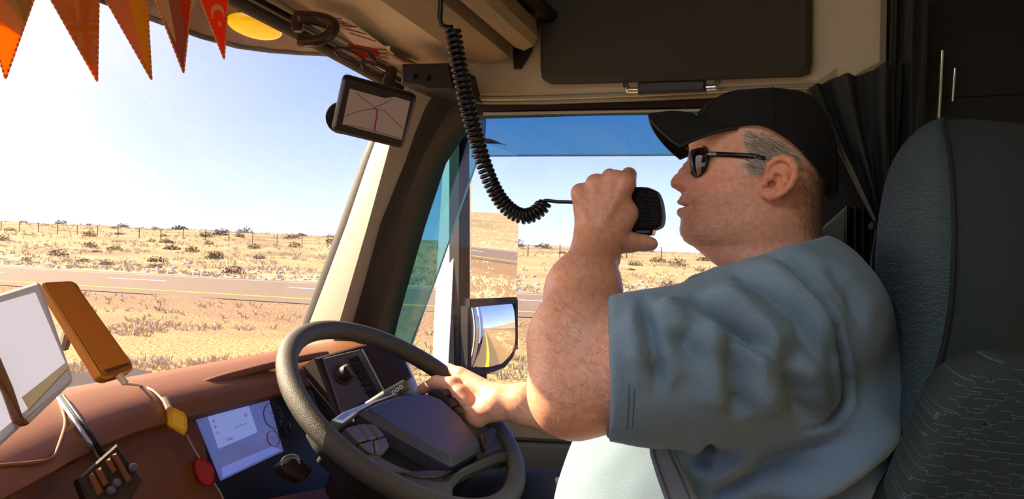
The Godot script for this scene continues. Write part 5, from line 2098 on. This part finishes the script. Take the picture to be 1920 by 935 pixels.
	var cu2 := thing("curtain", "straight dark curtain hanging beside the seat headrest", "curtain")
	drape("drape", [1672, -60, 1690, -60, 1712, -60, 1742, -60], [1655, 470, 1680, 470, 1705, 470, 1728, 470], -1.64, 2.0, 0.014, M["curtain"], cu2)
	var cu3 := thing("curtain", "black pleated curtain low behind the driver's shoulder", "curtain")
	drape("drape", [1586, 386, 1605, 388, 1625, 390, 1650, 392], [1586, 640, 1605, 640, 1625, 640, 1650, 640], -1.66, 4.0, 0.010, M["black"], cu3)
	for q in [["grab_pole", "slim bright metal pole on the wall right of the curtain", [1766, 95, 1760, 222], 0.004], ["guide_rail", "short thin metal rail on the dark wall above the headrest", [1790, 128, 1786, 190], 0.003]]:
		var a: Array = q[2]
		b = B.new()
		b.tube(PackedVector3Array([pz(a[0], a[1], -1.73), pz(a[2], a[3], -1.73)]), q[3], 8)
		tag(obj(q[0], b, M["chrome"], self, -1.0), q[1], "rail")

# ---------------------------------------------------------------- things over the windscreen
func overhead_items() -> void:
	var b := B.new()
	# outside sun visor with a glowing amber patch
	var vm := mat("visor acrylic", Color(0.34, 0.22, 0.16), 0.25)
	vm.backlight_enabled = true
	vm.backlight = Color(0.35, 0.24, 0.18)
	var vis := thing("sun_visor", "brown tinted outside sun visor ahead of the windscreen header", "sun visor")
	var rows := []
	for j in 6:
		var row := PackedVector3Array()
		for i in 24:
			var z := -1.90 + 2.4 * i / 23.0
			var e := maxf(-0.3, 1.0 - pow((z + 0.67) / 1.02, 2))
			var f := Vector3(-1.20 - 0.05 * e, 1.530 + 0.012 * maxf(0.0, e) + 0.085 * smoothstep(-1.38, -1.98, z), z)
			var g := Vector3(-1.09 - 0.08 * e, 1.62 + 0.08 * e, z)
			row.append(f.lerp(g, j / 5.0))
		rows.append(row)
	b.grid(rows)
	var upper := []
	for r in rows:
		var row := PackedVector3Array()
		for p in r:
			row.append(p + Vector3(-0.002, 0.006, 0))
		upper.append(row)
	b.grid(upper)
	obj("blade", b, vm, vis, -1.0)
	b = B.new()
	b.tube(rows[0], 0.006, 8)
	obj("edge", b, M["rubber"], vis, -1.0)
	var am := mat("amber glow", Color(0.95, 0.72, 0.02), 0.2)
	am.emission_enabled = true
	am.emission = Color(0.80, 0.58, 0.0)
	b = B.new()
	b.ball(px(478, 50, -1.12), Vector3(0.045, 0.022, 0.075), 10)
	obj("amber_patch", b, am, vis, -1.0)
	# navigation unit on its mount
	var n := Vector3(0.562, -0.273, 0.781).normalized()
	var p0 := at(700, 210, 1.50)
	var fr := frame(p0, n)
	var gps := thing("navigator", "square dark satnav with a map on its screen hanging from the windscreen header", "satnav")
	obj("case", plate(fr, [645, 139, 784, 178, 757, 280, 621, 247], 0.030, 0.0, 0.006, 0.012), M["rubber"], gps, 50.0)
	var sc := mat("map screen", Color(0.42, 0.34, 0.31), 0.15)
	sc.emission_enabled = true
	sc.emission = Color(0.36, 0.29, 0.25)
	sc.emission_energy_multiplier = 0.9
	var scr := obj("map_screen", plate(fr, [656, 166, 722, 184, 740, 181, 769, 190, 753, 262, 642, 233], 0.002, 0.0015, 0.0004), sc, gps)
	var ink := mat("map ink", Color(0.10, 0.06, 0.06), 0.5)
	var mag := mat("map route", Color(0.60, 0.05, 0.42), 0.4)
	for q in [[[645, 219, 665, 211, 690, 205, 705, 204], ink, 0.0005], [[668, 172, 680, 185, 695, 195, 705, 204], ink, 0.0005], [[735, 185, 720, 194, 705, 200, 700, 205], ink, 0.0006], [[705, 204, 722, 209, 735, 222, 748, 234, 756, 243], ink, 0.0005], [[645, 234, 680, 240, 720, 251, 752, 259], ink, 0.0005], [[706, 204, 707, 216, 704, 230, 702, 245], mag, 0.0016]]:
		var line := PackedVector3Array()
		var a: Array = q[0]
		for i in range(0, a.size(), 2):
			line.append(on(a[i], a[i + 1], p0 + n * 0.0018, n))
		b = B.new()
		b.tube(spline(line, 5), q[2], 5)
		obj("map_line", b, q[1], scr, -1.0)
	b = B.new()
	b.tube(spline(PackedVector3Array([at(734, 132, 1.60), at(730, 150, 1.58), at(722, 185, 1.55), at(705, 205, 1.535)]), 5), 0.012, 8)
	obj("mount_arm", b, M["rubber"], gps, -1.0)
	b = B.new()
	b.lathe(PackedVector2Array([Vector2(0, 0), Vector2(0.030, 0), Vector2(0.030, 0.014), Vector2(0.0, 0.014)]), frame(on(640, 220, p0 - n * 0.050, n), n), 20)
	obj("speaker_disc", b, M["rubber"], gps, 30.0)
	# radio set in the corner
	var cb := thing("radio_set", "black box-shaped radio set mounted in the corner over the pillar", "radio")
	b = B.new()
	b.prism(flat2([752, 119, 843, 117, 856, 171, 800, 170, 788, 164, 750, 158], Transform3D(Basis(), Vector3(0, 0, -1.52))), Transform3D(Basis(), Vector3(0, 0, -1.66)), 0.14, 0.006)
	obj("case", b, mat("radio black", Color(0.06, 0.035, 0.028), 0.45), cb)
	for q in [[775, 143], [800, 146]]:
		b = B.new()
		b.lathe(PackedVector2Array([Vector2(0.007, 0), Vector2(0.006, 0.008), Vector2(0.0, 0.008)]), Transform3D(Basis(), pz(q[0], q[1], -1.52)), 14)
		obj("knob", b, M["rubber"], cb, 30.0)
	# microphone and its coiled cord
	var mic := thing("microphone", "black handheld radio microphone held up to the driver's mouth", "microphone")
	var mm := mat("mic black", Color(0.045, 0.05, 0.052), 0.5)
	relief(mm, T.weave, 0.08); tri_tex(mm, Vector3.ONE * 70.0, false)
	b = B.new()
	b.prism(round_poly(flat2([1130, 352, 1197, 349, 1214, 350, 1228, 356, 1236, 376, 1240, 405, 1237, 424, 1222, 431, 1170, 432, 1130, 420], Transform3D(Basis(), Vector3(0, 0, -1.222))), 0.006, 3), Transform3D(Basis(), Vector3(0, 0, -1.268)), 0.044, 0.008)
	obj("body", b, mm, mic, 50.0)
	b = B.new()
	b.prism(round_poly(flat2([1180, 420, 1224, 424, 1221, 441, 1180, 441], Transform3D(Basis(), Vector3(0, 0, -1.228))), 0.003, 3), Transform3D(Basis(), Vector3(0, 0, -1.262)), 0.030, 0.004)
	obj("talk_key", b, M["gloss black"], mic)
	for i in 9:
		b = B.new()
		b.tube(PackedVector3Array([pz(1207, 360 + i * 7.5, -1.2225), pz(1234, 362 + i * 7.2, -1.2245)]), 0.0016, 5)
		obj("grille_rib", b, mm, mic, -1.0)
	var cord := thing("coiled_cord", "black coiled microphone cord hanging in a loop from the overhead locker", "cord")
	var mid := PackedVector3Array()
	for q in [[848, 52, 1.22], [858, 110, 1.23], [868, 160, 1.24], [879, 210, 1.25], [893, 260, 1.26], [908, 310, 1.27], [925, 352, 1.28], [948, 386, 1.285], [975, 404, 1.29], [998, 402, 1.29], [1014, 390, 1.29], [1020, 379, 1.29]]:
		mid.append(at(q[0], q[1], q[2]))
	mid = spline(mid, 24)
	var hel := PackedVector3Array()
	var phase := 0.0
	var up := Vector3(0.3, 0, 1).normalized()
	for i in mid.size() - 1:
		var t := (mid[i + 1] - mid[i]).normalized()
		up = (up - t * up.dot(t)).normalized()
		var w := t.cross(up)
		var len := (mid[i + 1] - mid[i]).length()
		var pitch := lerpf(0.0086, 0.0066, smoothstep(0.35, 0.72, float(i) / mid.size()))
		var sub := maxi(1, int(ceil(len / pitch * 12.0)))
		for k in sub:
			var g := phase + TAU * len / pitch * k / sub
			hel.append(mid[i].lerp(mid[i + 1], float(k) / sub) + (up * cos(g) + w * sin(g)) * 0.0102)
		phase += TAU * len / pitch
	b = B.new()
	b.tube(hel, 0.0035, 7)
	var cm := mat("cord black", Color(0.04, 0.04, 0.042), 0.35)
	obj("coil", b, cm, cord, -1.0)
	seg_tube("straight_lead", spline(PackedVector3Array([at(826, -40, 1.22), at(826, 10, 1.22), at(825, 38, 1.22), at(832, 50, 1.22), hel[0]]), 6), 0.0042, cm, cord)
	seg_tube("end_lead", spline(PackedVector3Array([hel[hel.size() - 1], at(1012, 384, 1.29), at(1022, 376, 1.288), at(1045, 378, 1.285), at(1075, 379, 1.28), pz(1135, 385, -1.245)]), 6), 0.0030, cm, cord)
	# cards and papers tucked along the lining
	var pap := [["paper_card", "white striped paper card tucked in beside the dark clip", [570, 26, 648, 33, 664, 49, 640, 56, 582, 44], Color(0.80, 0.78, 0.76)],
		["paper_card", "pale printed card behind the eyeglasses", [628, 40, 655, 36, 735, 96, 758, 118, 730, 122, 690, 110, 645, 62], Color(0.74, 0.69, 0.66)],
		["paper_card", "cream card sticking out past the red case", [690, 84, 732, 86, 728, 116, 700, 112], Color(0.83, 0.78, 0.66)],
		["paper_card", "grey printed slip lying on the lining above the satnav", [725, 96, 760, 108, 790, 122, 752, 116], Color(0.55, 0.48, 0.44)]]
	for q in pap:
		var pf := frame(Vector3(-0.85, 1.530, -1.4), Vector3(0.05, -1, 0.05).normalized(), Vector3.LEFT)
		var o := thing(q[0], q[1], "card", Vector3.ZERO)
		obj("sheet", plate(pf, q[2], 0.002, 0.002, 0.0004), mat(q[1], q[3], 0.7), o)
		var aa: Array = q[2]
		for k in 3:   # printed rules
			var t := 0.25 + 0.25 * k
			var l0 := Vector2(aa[0], aa[1]).lerp(Vector2(aa[aa.size() - 2], aa[aa.size() - 1]), t)
			var l1 := Vector2(aa[2], aa[3]).lerp(Vector2(aa[4], aa[5]), t)
			b = B.new()
			b.tube(PackedVector3Array([on(l0.lerp(l1, 0.2).x, l0.lerp(l1, 0.2).y, pf.origin + pf.basis.z * 0.0025, pf.basis.z), on(l0.lerp(l1, 0.85).x, l0.lerp(l1, 0.85).y, pf.origin + pf.basis.z * 0.0025, pf.basis.z)]), 0.0012, 4)
			obj("printed_rule", b, mat("print brown", Color(0.40, 0.20, 0.17), 0.7) if not M.has("print brown") else M["print brown"], o, -1.0)
	var dk := 1.52
	var red := thing("glasses_case", "red glasses case tucked above the eyeglasses", "case")
	b = B.new()
	b.prism(round_poly(flat2([650, 82, 672, 84, 708, 92, 714, 102, 708, 112, 690, 114, 665, 106, 650, 96], frame(at(680, 98, 1.50), -ray(680, 98))), 0.006, 3), frame(at(680, 98, 1.53), -ray(680, 98)), 0.03, 0.006)
	obj("shell", b, mat("red plastic", Color(0.72, 0.06, 0.03), 0.4), red, 50.0)
	var eg := thing("eyeglasses", "thin brown eyeglasses hanging under the red case", "eyeglasses")
	var gm := mat("spectacle brown", Color(0.16, 0.08, 0.05), 0.3)
	for q in [[[628, 95, 636, 90, 650, 93, 672, 104, 683, 113, 672, 121, 655, 115, 640, 108]], [[678, 117, 690, 116, 705, 121, 716, 126, 727, 133, 718, 139, 702, 139, 686, 133]]]:
		var ring := PackedVector3Array()
		var a: Array = q[0]
		for i in range(0, a.size(), 2):
			ring.append(at(a[i], a[i + 1], 1.47))
		ring = spline(ring, 5, true)
		b = B.new()
		b.tube(ring, 0.0030, 6, true)
		obj("rim", b, gm, eg, -1.0)
		b = B.new()
		b.poly(ring)
		obj("lens", b, M["pane"], eg, -1.0)
	for q in [[630, 93, 660, 90, 690, 97, 704, 112], [727, 134, 722, 124, 700, 112, 690, 100]]:
		var l := PackedVector3Array()
		for i in range(0, q.size(), 2):
			l.append(at(q[i], q[i + 1], 1.475))
		b = B.new()
		b.tube(spline(l, 5), 0.0026, 6)
		obj("temple_arm", b, gm, eg, -1.0)
	var sg := thing("visor_clip", "dark curved clip with bright edge hooked on the windscreen header", "clip")
	var band := PackedVector3Array()
	for q in [[553, 30], [575, 31], [605, 35], [624, 44], [625, 56], [614, 68], [596, 76], [575, 78], [560, 76]]:
		band.append(at(q[0], q[1], 1.46))
	b = B.new()
	b.tube(spline(band, 6), 0.011, 8)
	obj("band", b, gm, sg, -1.0)
	var bf := frame(at(592, 40, 1.452), -ray(592, 40))
	obj("jaw", plate(bf, [556, 27, 575, 26, 622, 34, 632, 44, 622, 56, 600, 50, 560, 42], 0.016, 0.0, 0.004, 0.004), gm, sg)
	b = B.new()
	b.tube(spline(PackedVector3Array([at(570, 87, 1.455), at(590, 83, 1.455), at(610, 75, 1.455), at(624, 62, 1.455)]), 5), 0.0016, 6)
	obj("bright_edge", b, M["satin silver"], sg, -1.0)
	b = B.new()
	b.box(Vector3(0.02, 0.03, 0.02), Transform3D(Basis(cr, cu, -cf), at(558, 44, 1.46)), 0.004)
	obj("hinge", b, gm, sg)

# ---------------------------------------------------------------- pennants on a cord under the header
func pennants() -> void:
	var fr := frame(Vector3(-0.93, 1.4, -0.9), Vector3(1, 0, 0.45).normalized())
	var cols := {"olive": Color(0.68, 0.56, 0.25), "cream": Color(0.88, 0.72, 0.46), "orange": Color(0.92, 0.56, 0.14), "mauve": Color(0.72, 0.49, 0.32), "red": Color(0.90, 0.30, 0.08), "gold": Color(0.96, 0.75, 0.06), "plum": Color(0.58, 0.34, 0.30), "brown": Color(0.76, 0.51, 0.34), "pale": Color(0.90, 0.66, 0.36), "sand": Color(0.90, 0.80, 0.66)}  # warm flare tint and backlight are put into these cloth colours
	var cm := {}
	for k in cols:
		cm[k] = mat("flag " + k, cols[k], 0.85, 0.0, {"backlight_enabled": true, "backlight": Color(minf(1.0, cols[k].r * 1.15), cols[k].g * 1.1, cols[k].b)})
	var list := [
		["triangular pennant in olive, white and orange diagonal bands, leftmost of the row", [-55, -60, 84, -60, 10, 148], "orange", [["olive", [20, -60, 84, -60, 60, 60, 45, 45, -8, -20]], ["cream", [-70, -60, 10, -60, 45, 45, 38, 70, -70, -20]]]],
		["triangular pennant with a red and white cross and diagonals on brown", [62, -60, 186, -60, 182, 153], "mauve", [["pale", [100, -20, 112, -20, 150, 50, 140, 50]], ["pale", [184, 0, 176, -10, 146, 40, 156, 52]], ["pale", [136, 72, 150, 72, 165, 112, 158, 112]], ["pale", [184, 78, 172, 76, 160, 64, 184, 92]], ["orange", [104, -20, 109, -20, 143, 42, 138, 42]], ["orange", [184, -14, 178, -20, 152, 36, 160, 42]], ["pale", [134, -60, 154, -60, 166, 153, 150, 153]], ["pale", [60, 42, 200, 42, 200, 66, 60, 66]], ["orange", [139, -60, 149, -60, 172, 130, 163, 130]], ["orange", [60, 48, 200, 48, 200, 60, 60, 60]], ["orange", [150, 90, 200, 150, 180, 160, 160, 110]]]],
		["triangular pennant halved in brown and golden yellow", [164, -60, 272, -60, 284, 150], "brown", [["gold", [226, -60, 300, -60, 290, 150, 280, 150]]]],
		["triangular pennant in white, plum and red stripes", [268, -60, 365, -60, 344, 137], "plum", [["sand", [262, -60, 305, -60, 330, 80, 330, 82]], ["red", [325, -60, 380, -60, 360, 40, 352, 84]]]],
		["small red triangular pennant with a white crescent and star, rightmost of the row", [352, -60, 431, -60, 420, 111], "red", []]]
	var cord := PackedVector3Array()
	var names := 0
	for q in list:
		var o := thing("pennant", q[0], "pennant", Vector3.ZERO, "pennants strung across the windscreen")
		var tri2 := flat2(q[1], fr)
		var b := B.new()
		b.prism(tri2, fr * Transform3D(Basis(), Vector3(0, 0, -0.001)), 0.0012, 0.0003)
		obj("cloth", b, cm[q[2]], o)
		var lift := 0.0006
		for st in q[3]:
			for piece in Geometry2D.intersect_polygons(flat2(st[1], fr), tri2):
				b = B.new()
				b.prism(piece, fr * Transform3D(Basis(), Vector3(0, 0, lift - 0.0004)), 0.0004, 0.0)
				obj("stripe", b, cm[st[0]], o)
			lift += 0.0003
		if names == 4:
			var c := flat2([408, 25], fr)[0]
			var rr := absf(flat2([421, 25], fr)[0].x - c.x)
			var disc := PackedVector2Array()
			var bite := PackedVector2Array()
			for i in 28:
				var a := TAU * i / 28.0
				disc.append(c + Vector2(cos(a) * rr, sin(a) * rr * 1.25))
				bite.append(c + Vector2(rr * 0.10, -rr * 0.45) + Vector2(cos(a) * rr * 0.80, sin(a) * rr * 1.0))
			var cres: PackedVector2Array = Geometry2D.clip_polygons(disc, bite)[0]
			b = B.new()
			b.prism(cres, fr * Transform3D(Basis(), Vector3(0, 0, lift - 0.0004)), 0.0004, 0.0)
			obj("crescent", b, cm["sand"], o)
			var s5 := PackedVector2Array()
			var c5 := flat2([412, 45], fr)[0]
			for i in 10:
				var a := TAU * i / 10.0
				var r2 := rr * (0.36 if i % 2 == 0 else 0.15)
				s5.append(c5 + Vector2(sin(a) * r2, cos(a) * r2 * 1.4))
			b = B.new()
			b.prism(s5, fr * Transform3D(Basis(), Vector3(0, 0, lift - 0.0004)), 0.0004, 0.0)
			obj("star", b, cm["sand"], o)
		# bound edges: white tape with coloured stitches
		for e in 2:
			var p0 := fr * Vector3(tri2[e].x, tri2[e].y, 0.0006)
			var p1 := fr * Vector3(tri2[2].x, tri2[2].y, 0.0006)
			b = B.new()
			b.tube(PackedVector3Array([p0, p0.lerp(p1, 0.5), p1]), 0.0013, 5)
			obj("edge_tape", b, cm["sand"], o, -1.0)
			var n := 22
			for k in n:
				b = B.new()
				b.tube(PackedVector3Array([p0.lerp(p1, (k + 0.15) / n), p0.lerp(p1, (k + 0.65) / n)]), 0.0016, 5)
				obj("stitch", b, cm["orange"], o, -1.0)
		cord.append(fr * Vector3(tri2[0].x, tri2[0].y, 0))
		cord.append(fr * Vector3(tri2[1].x, tri2[1].y, 0))
		names += 1
	var bb := B.new()
	bb.tube(spline(cord, 3), 0.002, 6)
	tag(obj("bunting_cord", bb, M["white paint"], self, -1.0), "thin white cord that the row of pennants hangs from", "cord")

# ---------------------------------------------------------------- things on the dashboard
func dash_hit(x: float, y: float, lift := 0.004) -> Vector3:
	var r := ray(x, y)
	var t := 0.5
	while t < 2.0:
		var p := cam_pos + r * t
		var ring := dash_ring(p.z)
		var p2 := PackedVector2Array()
		for q in ring:
			p2.append(Vector2(q.x, q.y))
		if Geometry2D.is_point_in_polygon(Vector2(p.x, p.y), p2):
			return p - r.normalized() * (lift + 0.004)
		t += 0.006
	return at(x, y, 1.0)
func dash_line(a: Array, lift := 0.004) -> PackedVector3Array:
	var o := PackedVector3Array()
	for i in range(0, a.size(), 2):
		o.append(dash_hit(a[i], a[i + 1], lift))
	return spline(o, 5)

func cab_items() -> void:
	var b := B.new()
	# tablet on a bracket
	var n := Vector3(0.82, 0.36, 0.44).normalized()
	var p0 := at(60, 660, 0.74)
	var fr := frame(p0, n)
	var tb := thing("tablet", "white-framed tablet with a bright blank screen standing on the dashboard", "tablet")
	obj("case", plate(fr, [-95, 578, 70, 527, 77, 530, 138, 708, 136, 716, 56, 793, 45, 794, -60, 890], 0.012, 0.0, 0.003, 0.004), mat("tablet silver", Color(0.80, 0.76, 0.76), 0.35), tb)
	var sc := mat("tablet screen", Color(0.75, 0.72, 0.72), 0.12)
	sc.emission_enabled = true
	sc.emission = Color(0.80, 0.76, 0.78)
	sc.emission_energy_multiplier = 0.85
	var scr := obj("screen", plate(fr, [-85, 592, 66, 548, 125, 686, 52, 766, -50, 850], 0.002, 0.001, 0.0004), sc, tb)
	obj("screen_reflection", plate(fr, [40, 745, 122, 680, 126, 690, 53, 768], 0.001, 0.0018, 0.0003), mat("screen foot", Color(0.88, 0.80, 0.62), 0.2), scr)  # yellowish reflection of the ground, painted onto the screen
	var bk := thing("tablet_bracket", "dark plastic bracket strip along the tablet's left side", "bracket")
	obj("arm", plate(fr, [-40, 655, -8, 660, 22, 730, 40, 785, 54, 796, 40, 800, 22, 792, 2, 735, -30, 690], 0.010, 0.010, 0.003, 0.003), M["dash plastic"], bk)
	# phone
	n = Vector3(0.781, 0.623, 0.05).normalized()
	p0 = at(165, 615, 0.93)
	fr = frame(p0, n)
	var ph := thing("phone", "dark smartphone in a golden case leaning behind the tablet", "phone")
	obj("case", plate(fr, [78, 527, 134, 524, 148, 532, 154, 545, 250, 680, 251, 691, 240, 698, 200, 709, 188, 705], 0.011, 0.0, 0.002, 0.005), mat("gold case", Color(0.72, 0.47, 0.16), 0.35, 0.4), ph)
	obj("screen_glass", plate(fr, [86, 532, 132, 529, 145, 541, 243, 677, 244, 686, 200, 701, 192, 698], 0.001, 0.0008, 0.0003, 0.005), mat("phone glass", Color(0.78, 0.46, 0.18), 0.12), ph)  # golden flare is put into the colour of the glass
	obj("home_bar", plate(fr, [192, 694, 240, 680, 243, 686, 200, 701], 0.001, 0.0012, 0.0003), mat("phone chin", Color(0.45, 0.22, 0.10), 0.3), ph)
	b = B.new()
	b.tube(PackedVector3Array([on(128, 620, p0 - n * 0.020, n), on(120, 650, p0 - n * 0.05, n)]), 0.006, 8)
	obj("holder_joint", b, M["satin silver"], ph, 40.0)
	# charging cable with tags
	var wc := mat("cable white", Color(0.82, 0.72, 0.58), 0.5)
	var cc := thing("charging_cable", "white charging cable plugged into the phone and curling over the dashboard", "cable")
	b = B.new()
	var pl0 := on(222, 703, p0, n)
	var pl1 := on(236, 719, p0, n) 
	b.tube(PackedVector3Array([pl0, pl1]), 0.0042, 8)
	obj("plug", b, wc, cc, 40.0)
	var run := PackedVector3Array([pl1])
	for q in [[262, 722, 0.012], [285, 731, 0.014], [302, 746, 0.016], [312, 760, 0.02]]:
		run.append(dash_hit(q[0], q[1], q[2]))
	seg_tube("lead", spline(run, 6), 0.0019, wc, cc)
	var c0 := dash_hit(312, 752, 0.022)
	b = B.new()
	b.tube(PackedVector3Array([dash_hit(308, 746, 0.022), dash_hit(317, 766, 0.022)]), 0.0048, 8)
	obj("connector", b, wc, cc, 40.0)
	var tf := frame(dash_hit(332, 790, 0.022), -ray(332, 790), Vector3.UP)
	var yt := thing("adapter", "yellow square adapter hanging on the charging cable", "adapter")
	obj("block", plate(tf, [313, 762, 320, 761, 345, 773, 351, 784, 351, 806, 345, 817, 318, 801, 312, 796], 0.010, 0.0, 0.0025, 0.003), mat("yellow plastic", Color(0.95, 0.68, 0.03), 0.35), yt)
	obj("label_field", plate(tf, [324, 772, 344, 781, 346, 805, 324, 796], 0.001, 0.0006, 0.0002), mat("yellow label", Color(0.96, 0.80, 0.15), 0.4), yt)
	seg_tube("thin_lead", spline(PackedVector3Array([dash_hit(350, 815, 0.02), dash_hit(362, 838, 0.02), dash_hit(374, 858, 0.02)]), 5), 0.0011, wc, cc)
	seg_tube("thin_lead", spline(PackedVector3Array([dash_hit(402, 905, 0.02), dash_hit(414, 925, 0.02), dash_hit(425, 950, 0.02)]), 5), 0.0011, wc, cc)
	tf = frame(dash_hit(382, 885, 0.02), -ray(382, 885), Vector3.UP)
	var rt := thing("key_fob", "glossy crimson fob hanging on the thin cable under the yellow adapter", "fob")
	obj("shell", plate(tf, [362, 866, 370, 857, 384, 860, 398, 872, 403, 888, 402, 905, 391, 913, 377, 908, 365, 890], 0.012, 0.0, 0.003, 0.004), mat("crimson", Color(0.72, 0.05, 0.10), 0.25), rt)
	obj("face", plate(tf, [368, 868, 382, 864, 395, 876, 398, 896, 390, 905, 376, 896], 0.001, 0.0006, 0.0002, 0.003), mat("crimson face", Color(0.66, 0.10, 0.18), 0.3), rt)
	# bundle of leads falling from the tablet
	var bc := thing("power_leads", "bundle of dark and silver leads falling from the tablet over the dashboard", "cable")
	var path := [106, 742, 120, 761, 135, 782, 148, 800, 160, 818, 173, 837, 185, 858, 198, 879, 210, 900, 222, 925, 236, 955]
	for k in 3:
		var a := path.duplicate()
		for i in range(0, a.size(), 2):
			a[i] += [0, 7, 13][k]
		seg_tube("lead", dash_line(a, 0.018), [0.0026, 0.0018, 0.0026][k], [M["satin silver"], M["black"], M["dash dark"]][k], bc)
	var lc := thing("loose_lead", "single brown lead looping low across the left of the dashboard", "cable")
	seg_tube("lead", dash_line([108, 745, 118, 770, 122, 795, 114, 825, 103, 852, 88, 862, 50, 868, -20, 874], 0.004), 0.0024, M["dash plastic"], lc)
	# added fill light on the roof lining, out of view
	var dl := thing("fill_lamp", "added unseen fill light on the roof lining over the passenger's side", "lamp")
	b = B.new()
	b.box(Vector3(0.62, 0.03, 0.40), Transform3D(Basis(), Vector3(-0.36, 2.00, -0.05)), 0.01)
	var lm := mat("fill panel glow", Color(0.9, 0.9, 0.9), 0.4)
	lm.emission_enabled = true
	lm.emission = Color(0.9, 0.95, 1.0)
	lm.emission_energy_multiplier = 1.0
	obj("lens", b, lm, dl)
	var al := AreaLight3D.new()
	al.name = "fill_lamp_light"
	al.area_size = Vector2(0.58, 0.36)
	al.light_color = Color(0.93, 0.97, 1.0)
	al.light_energy = FILL_ENERGY
	al.shadow_enabled = true
	al.transform = Transform3D(Basis(Vector3.RIGHT, -PI / 2), Vector3(-0.36, 1.98, -0.05))
	dl.add_child(al)
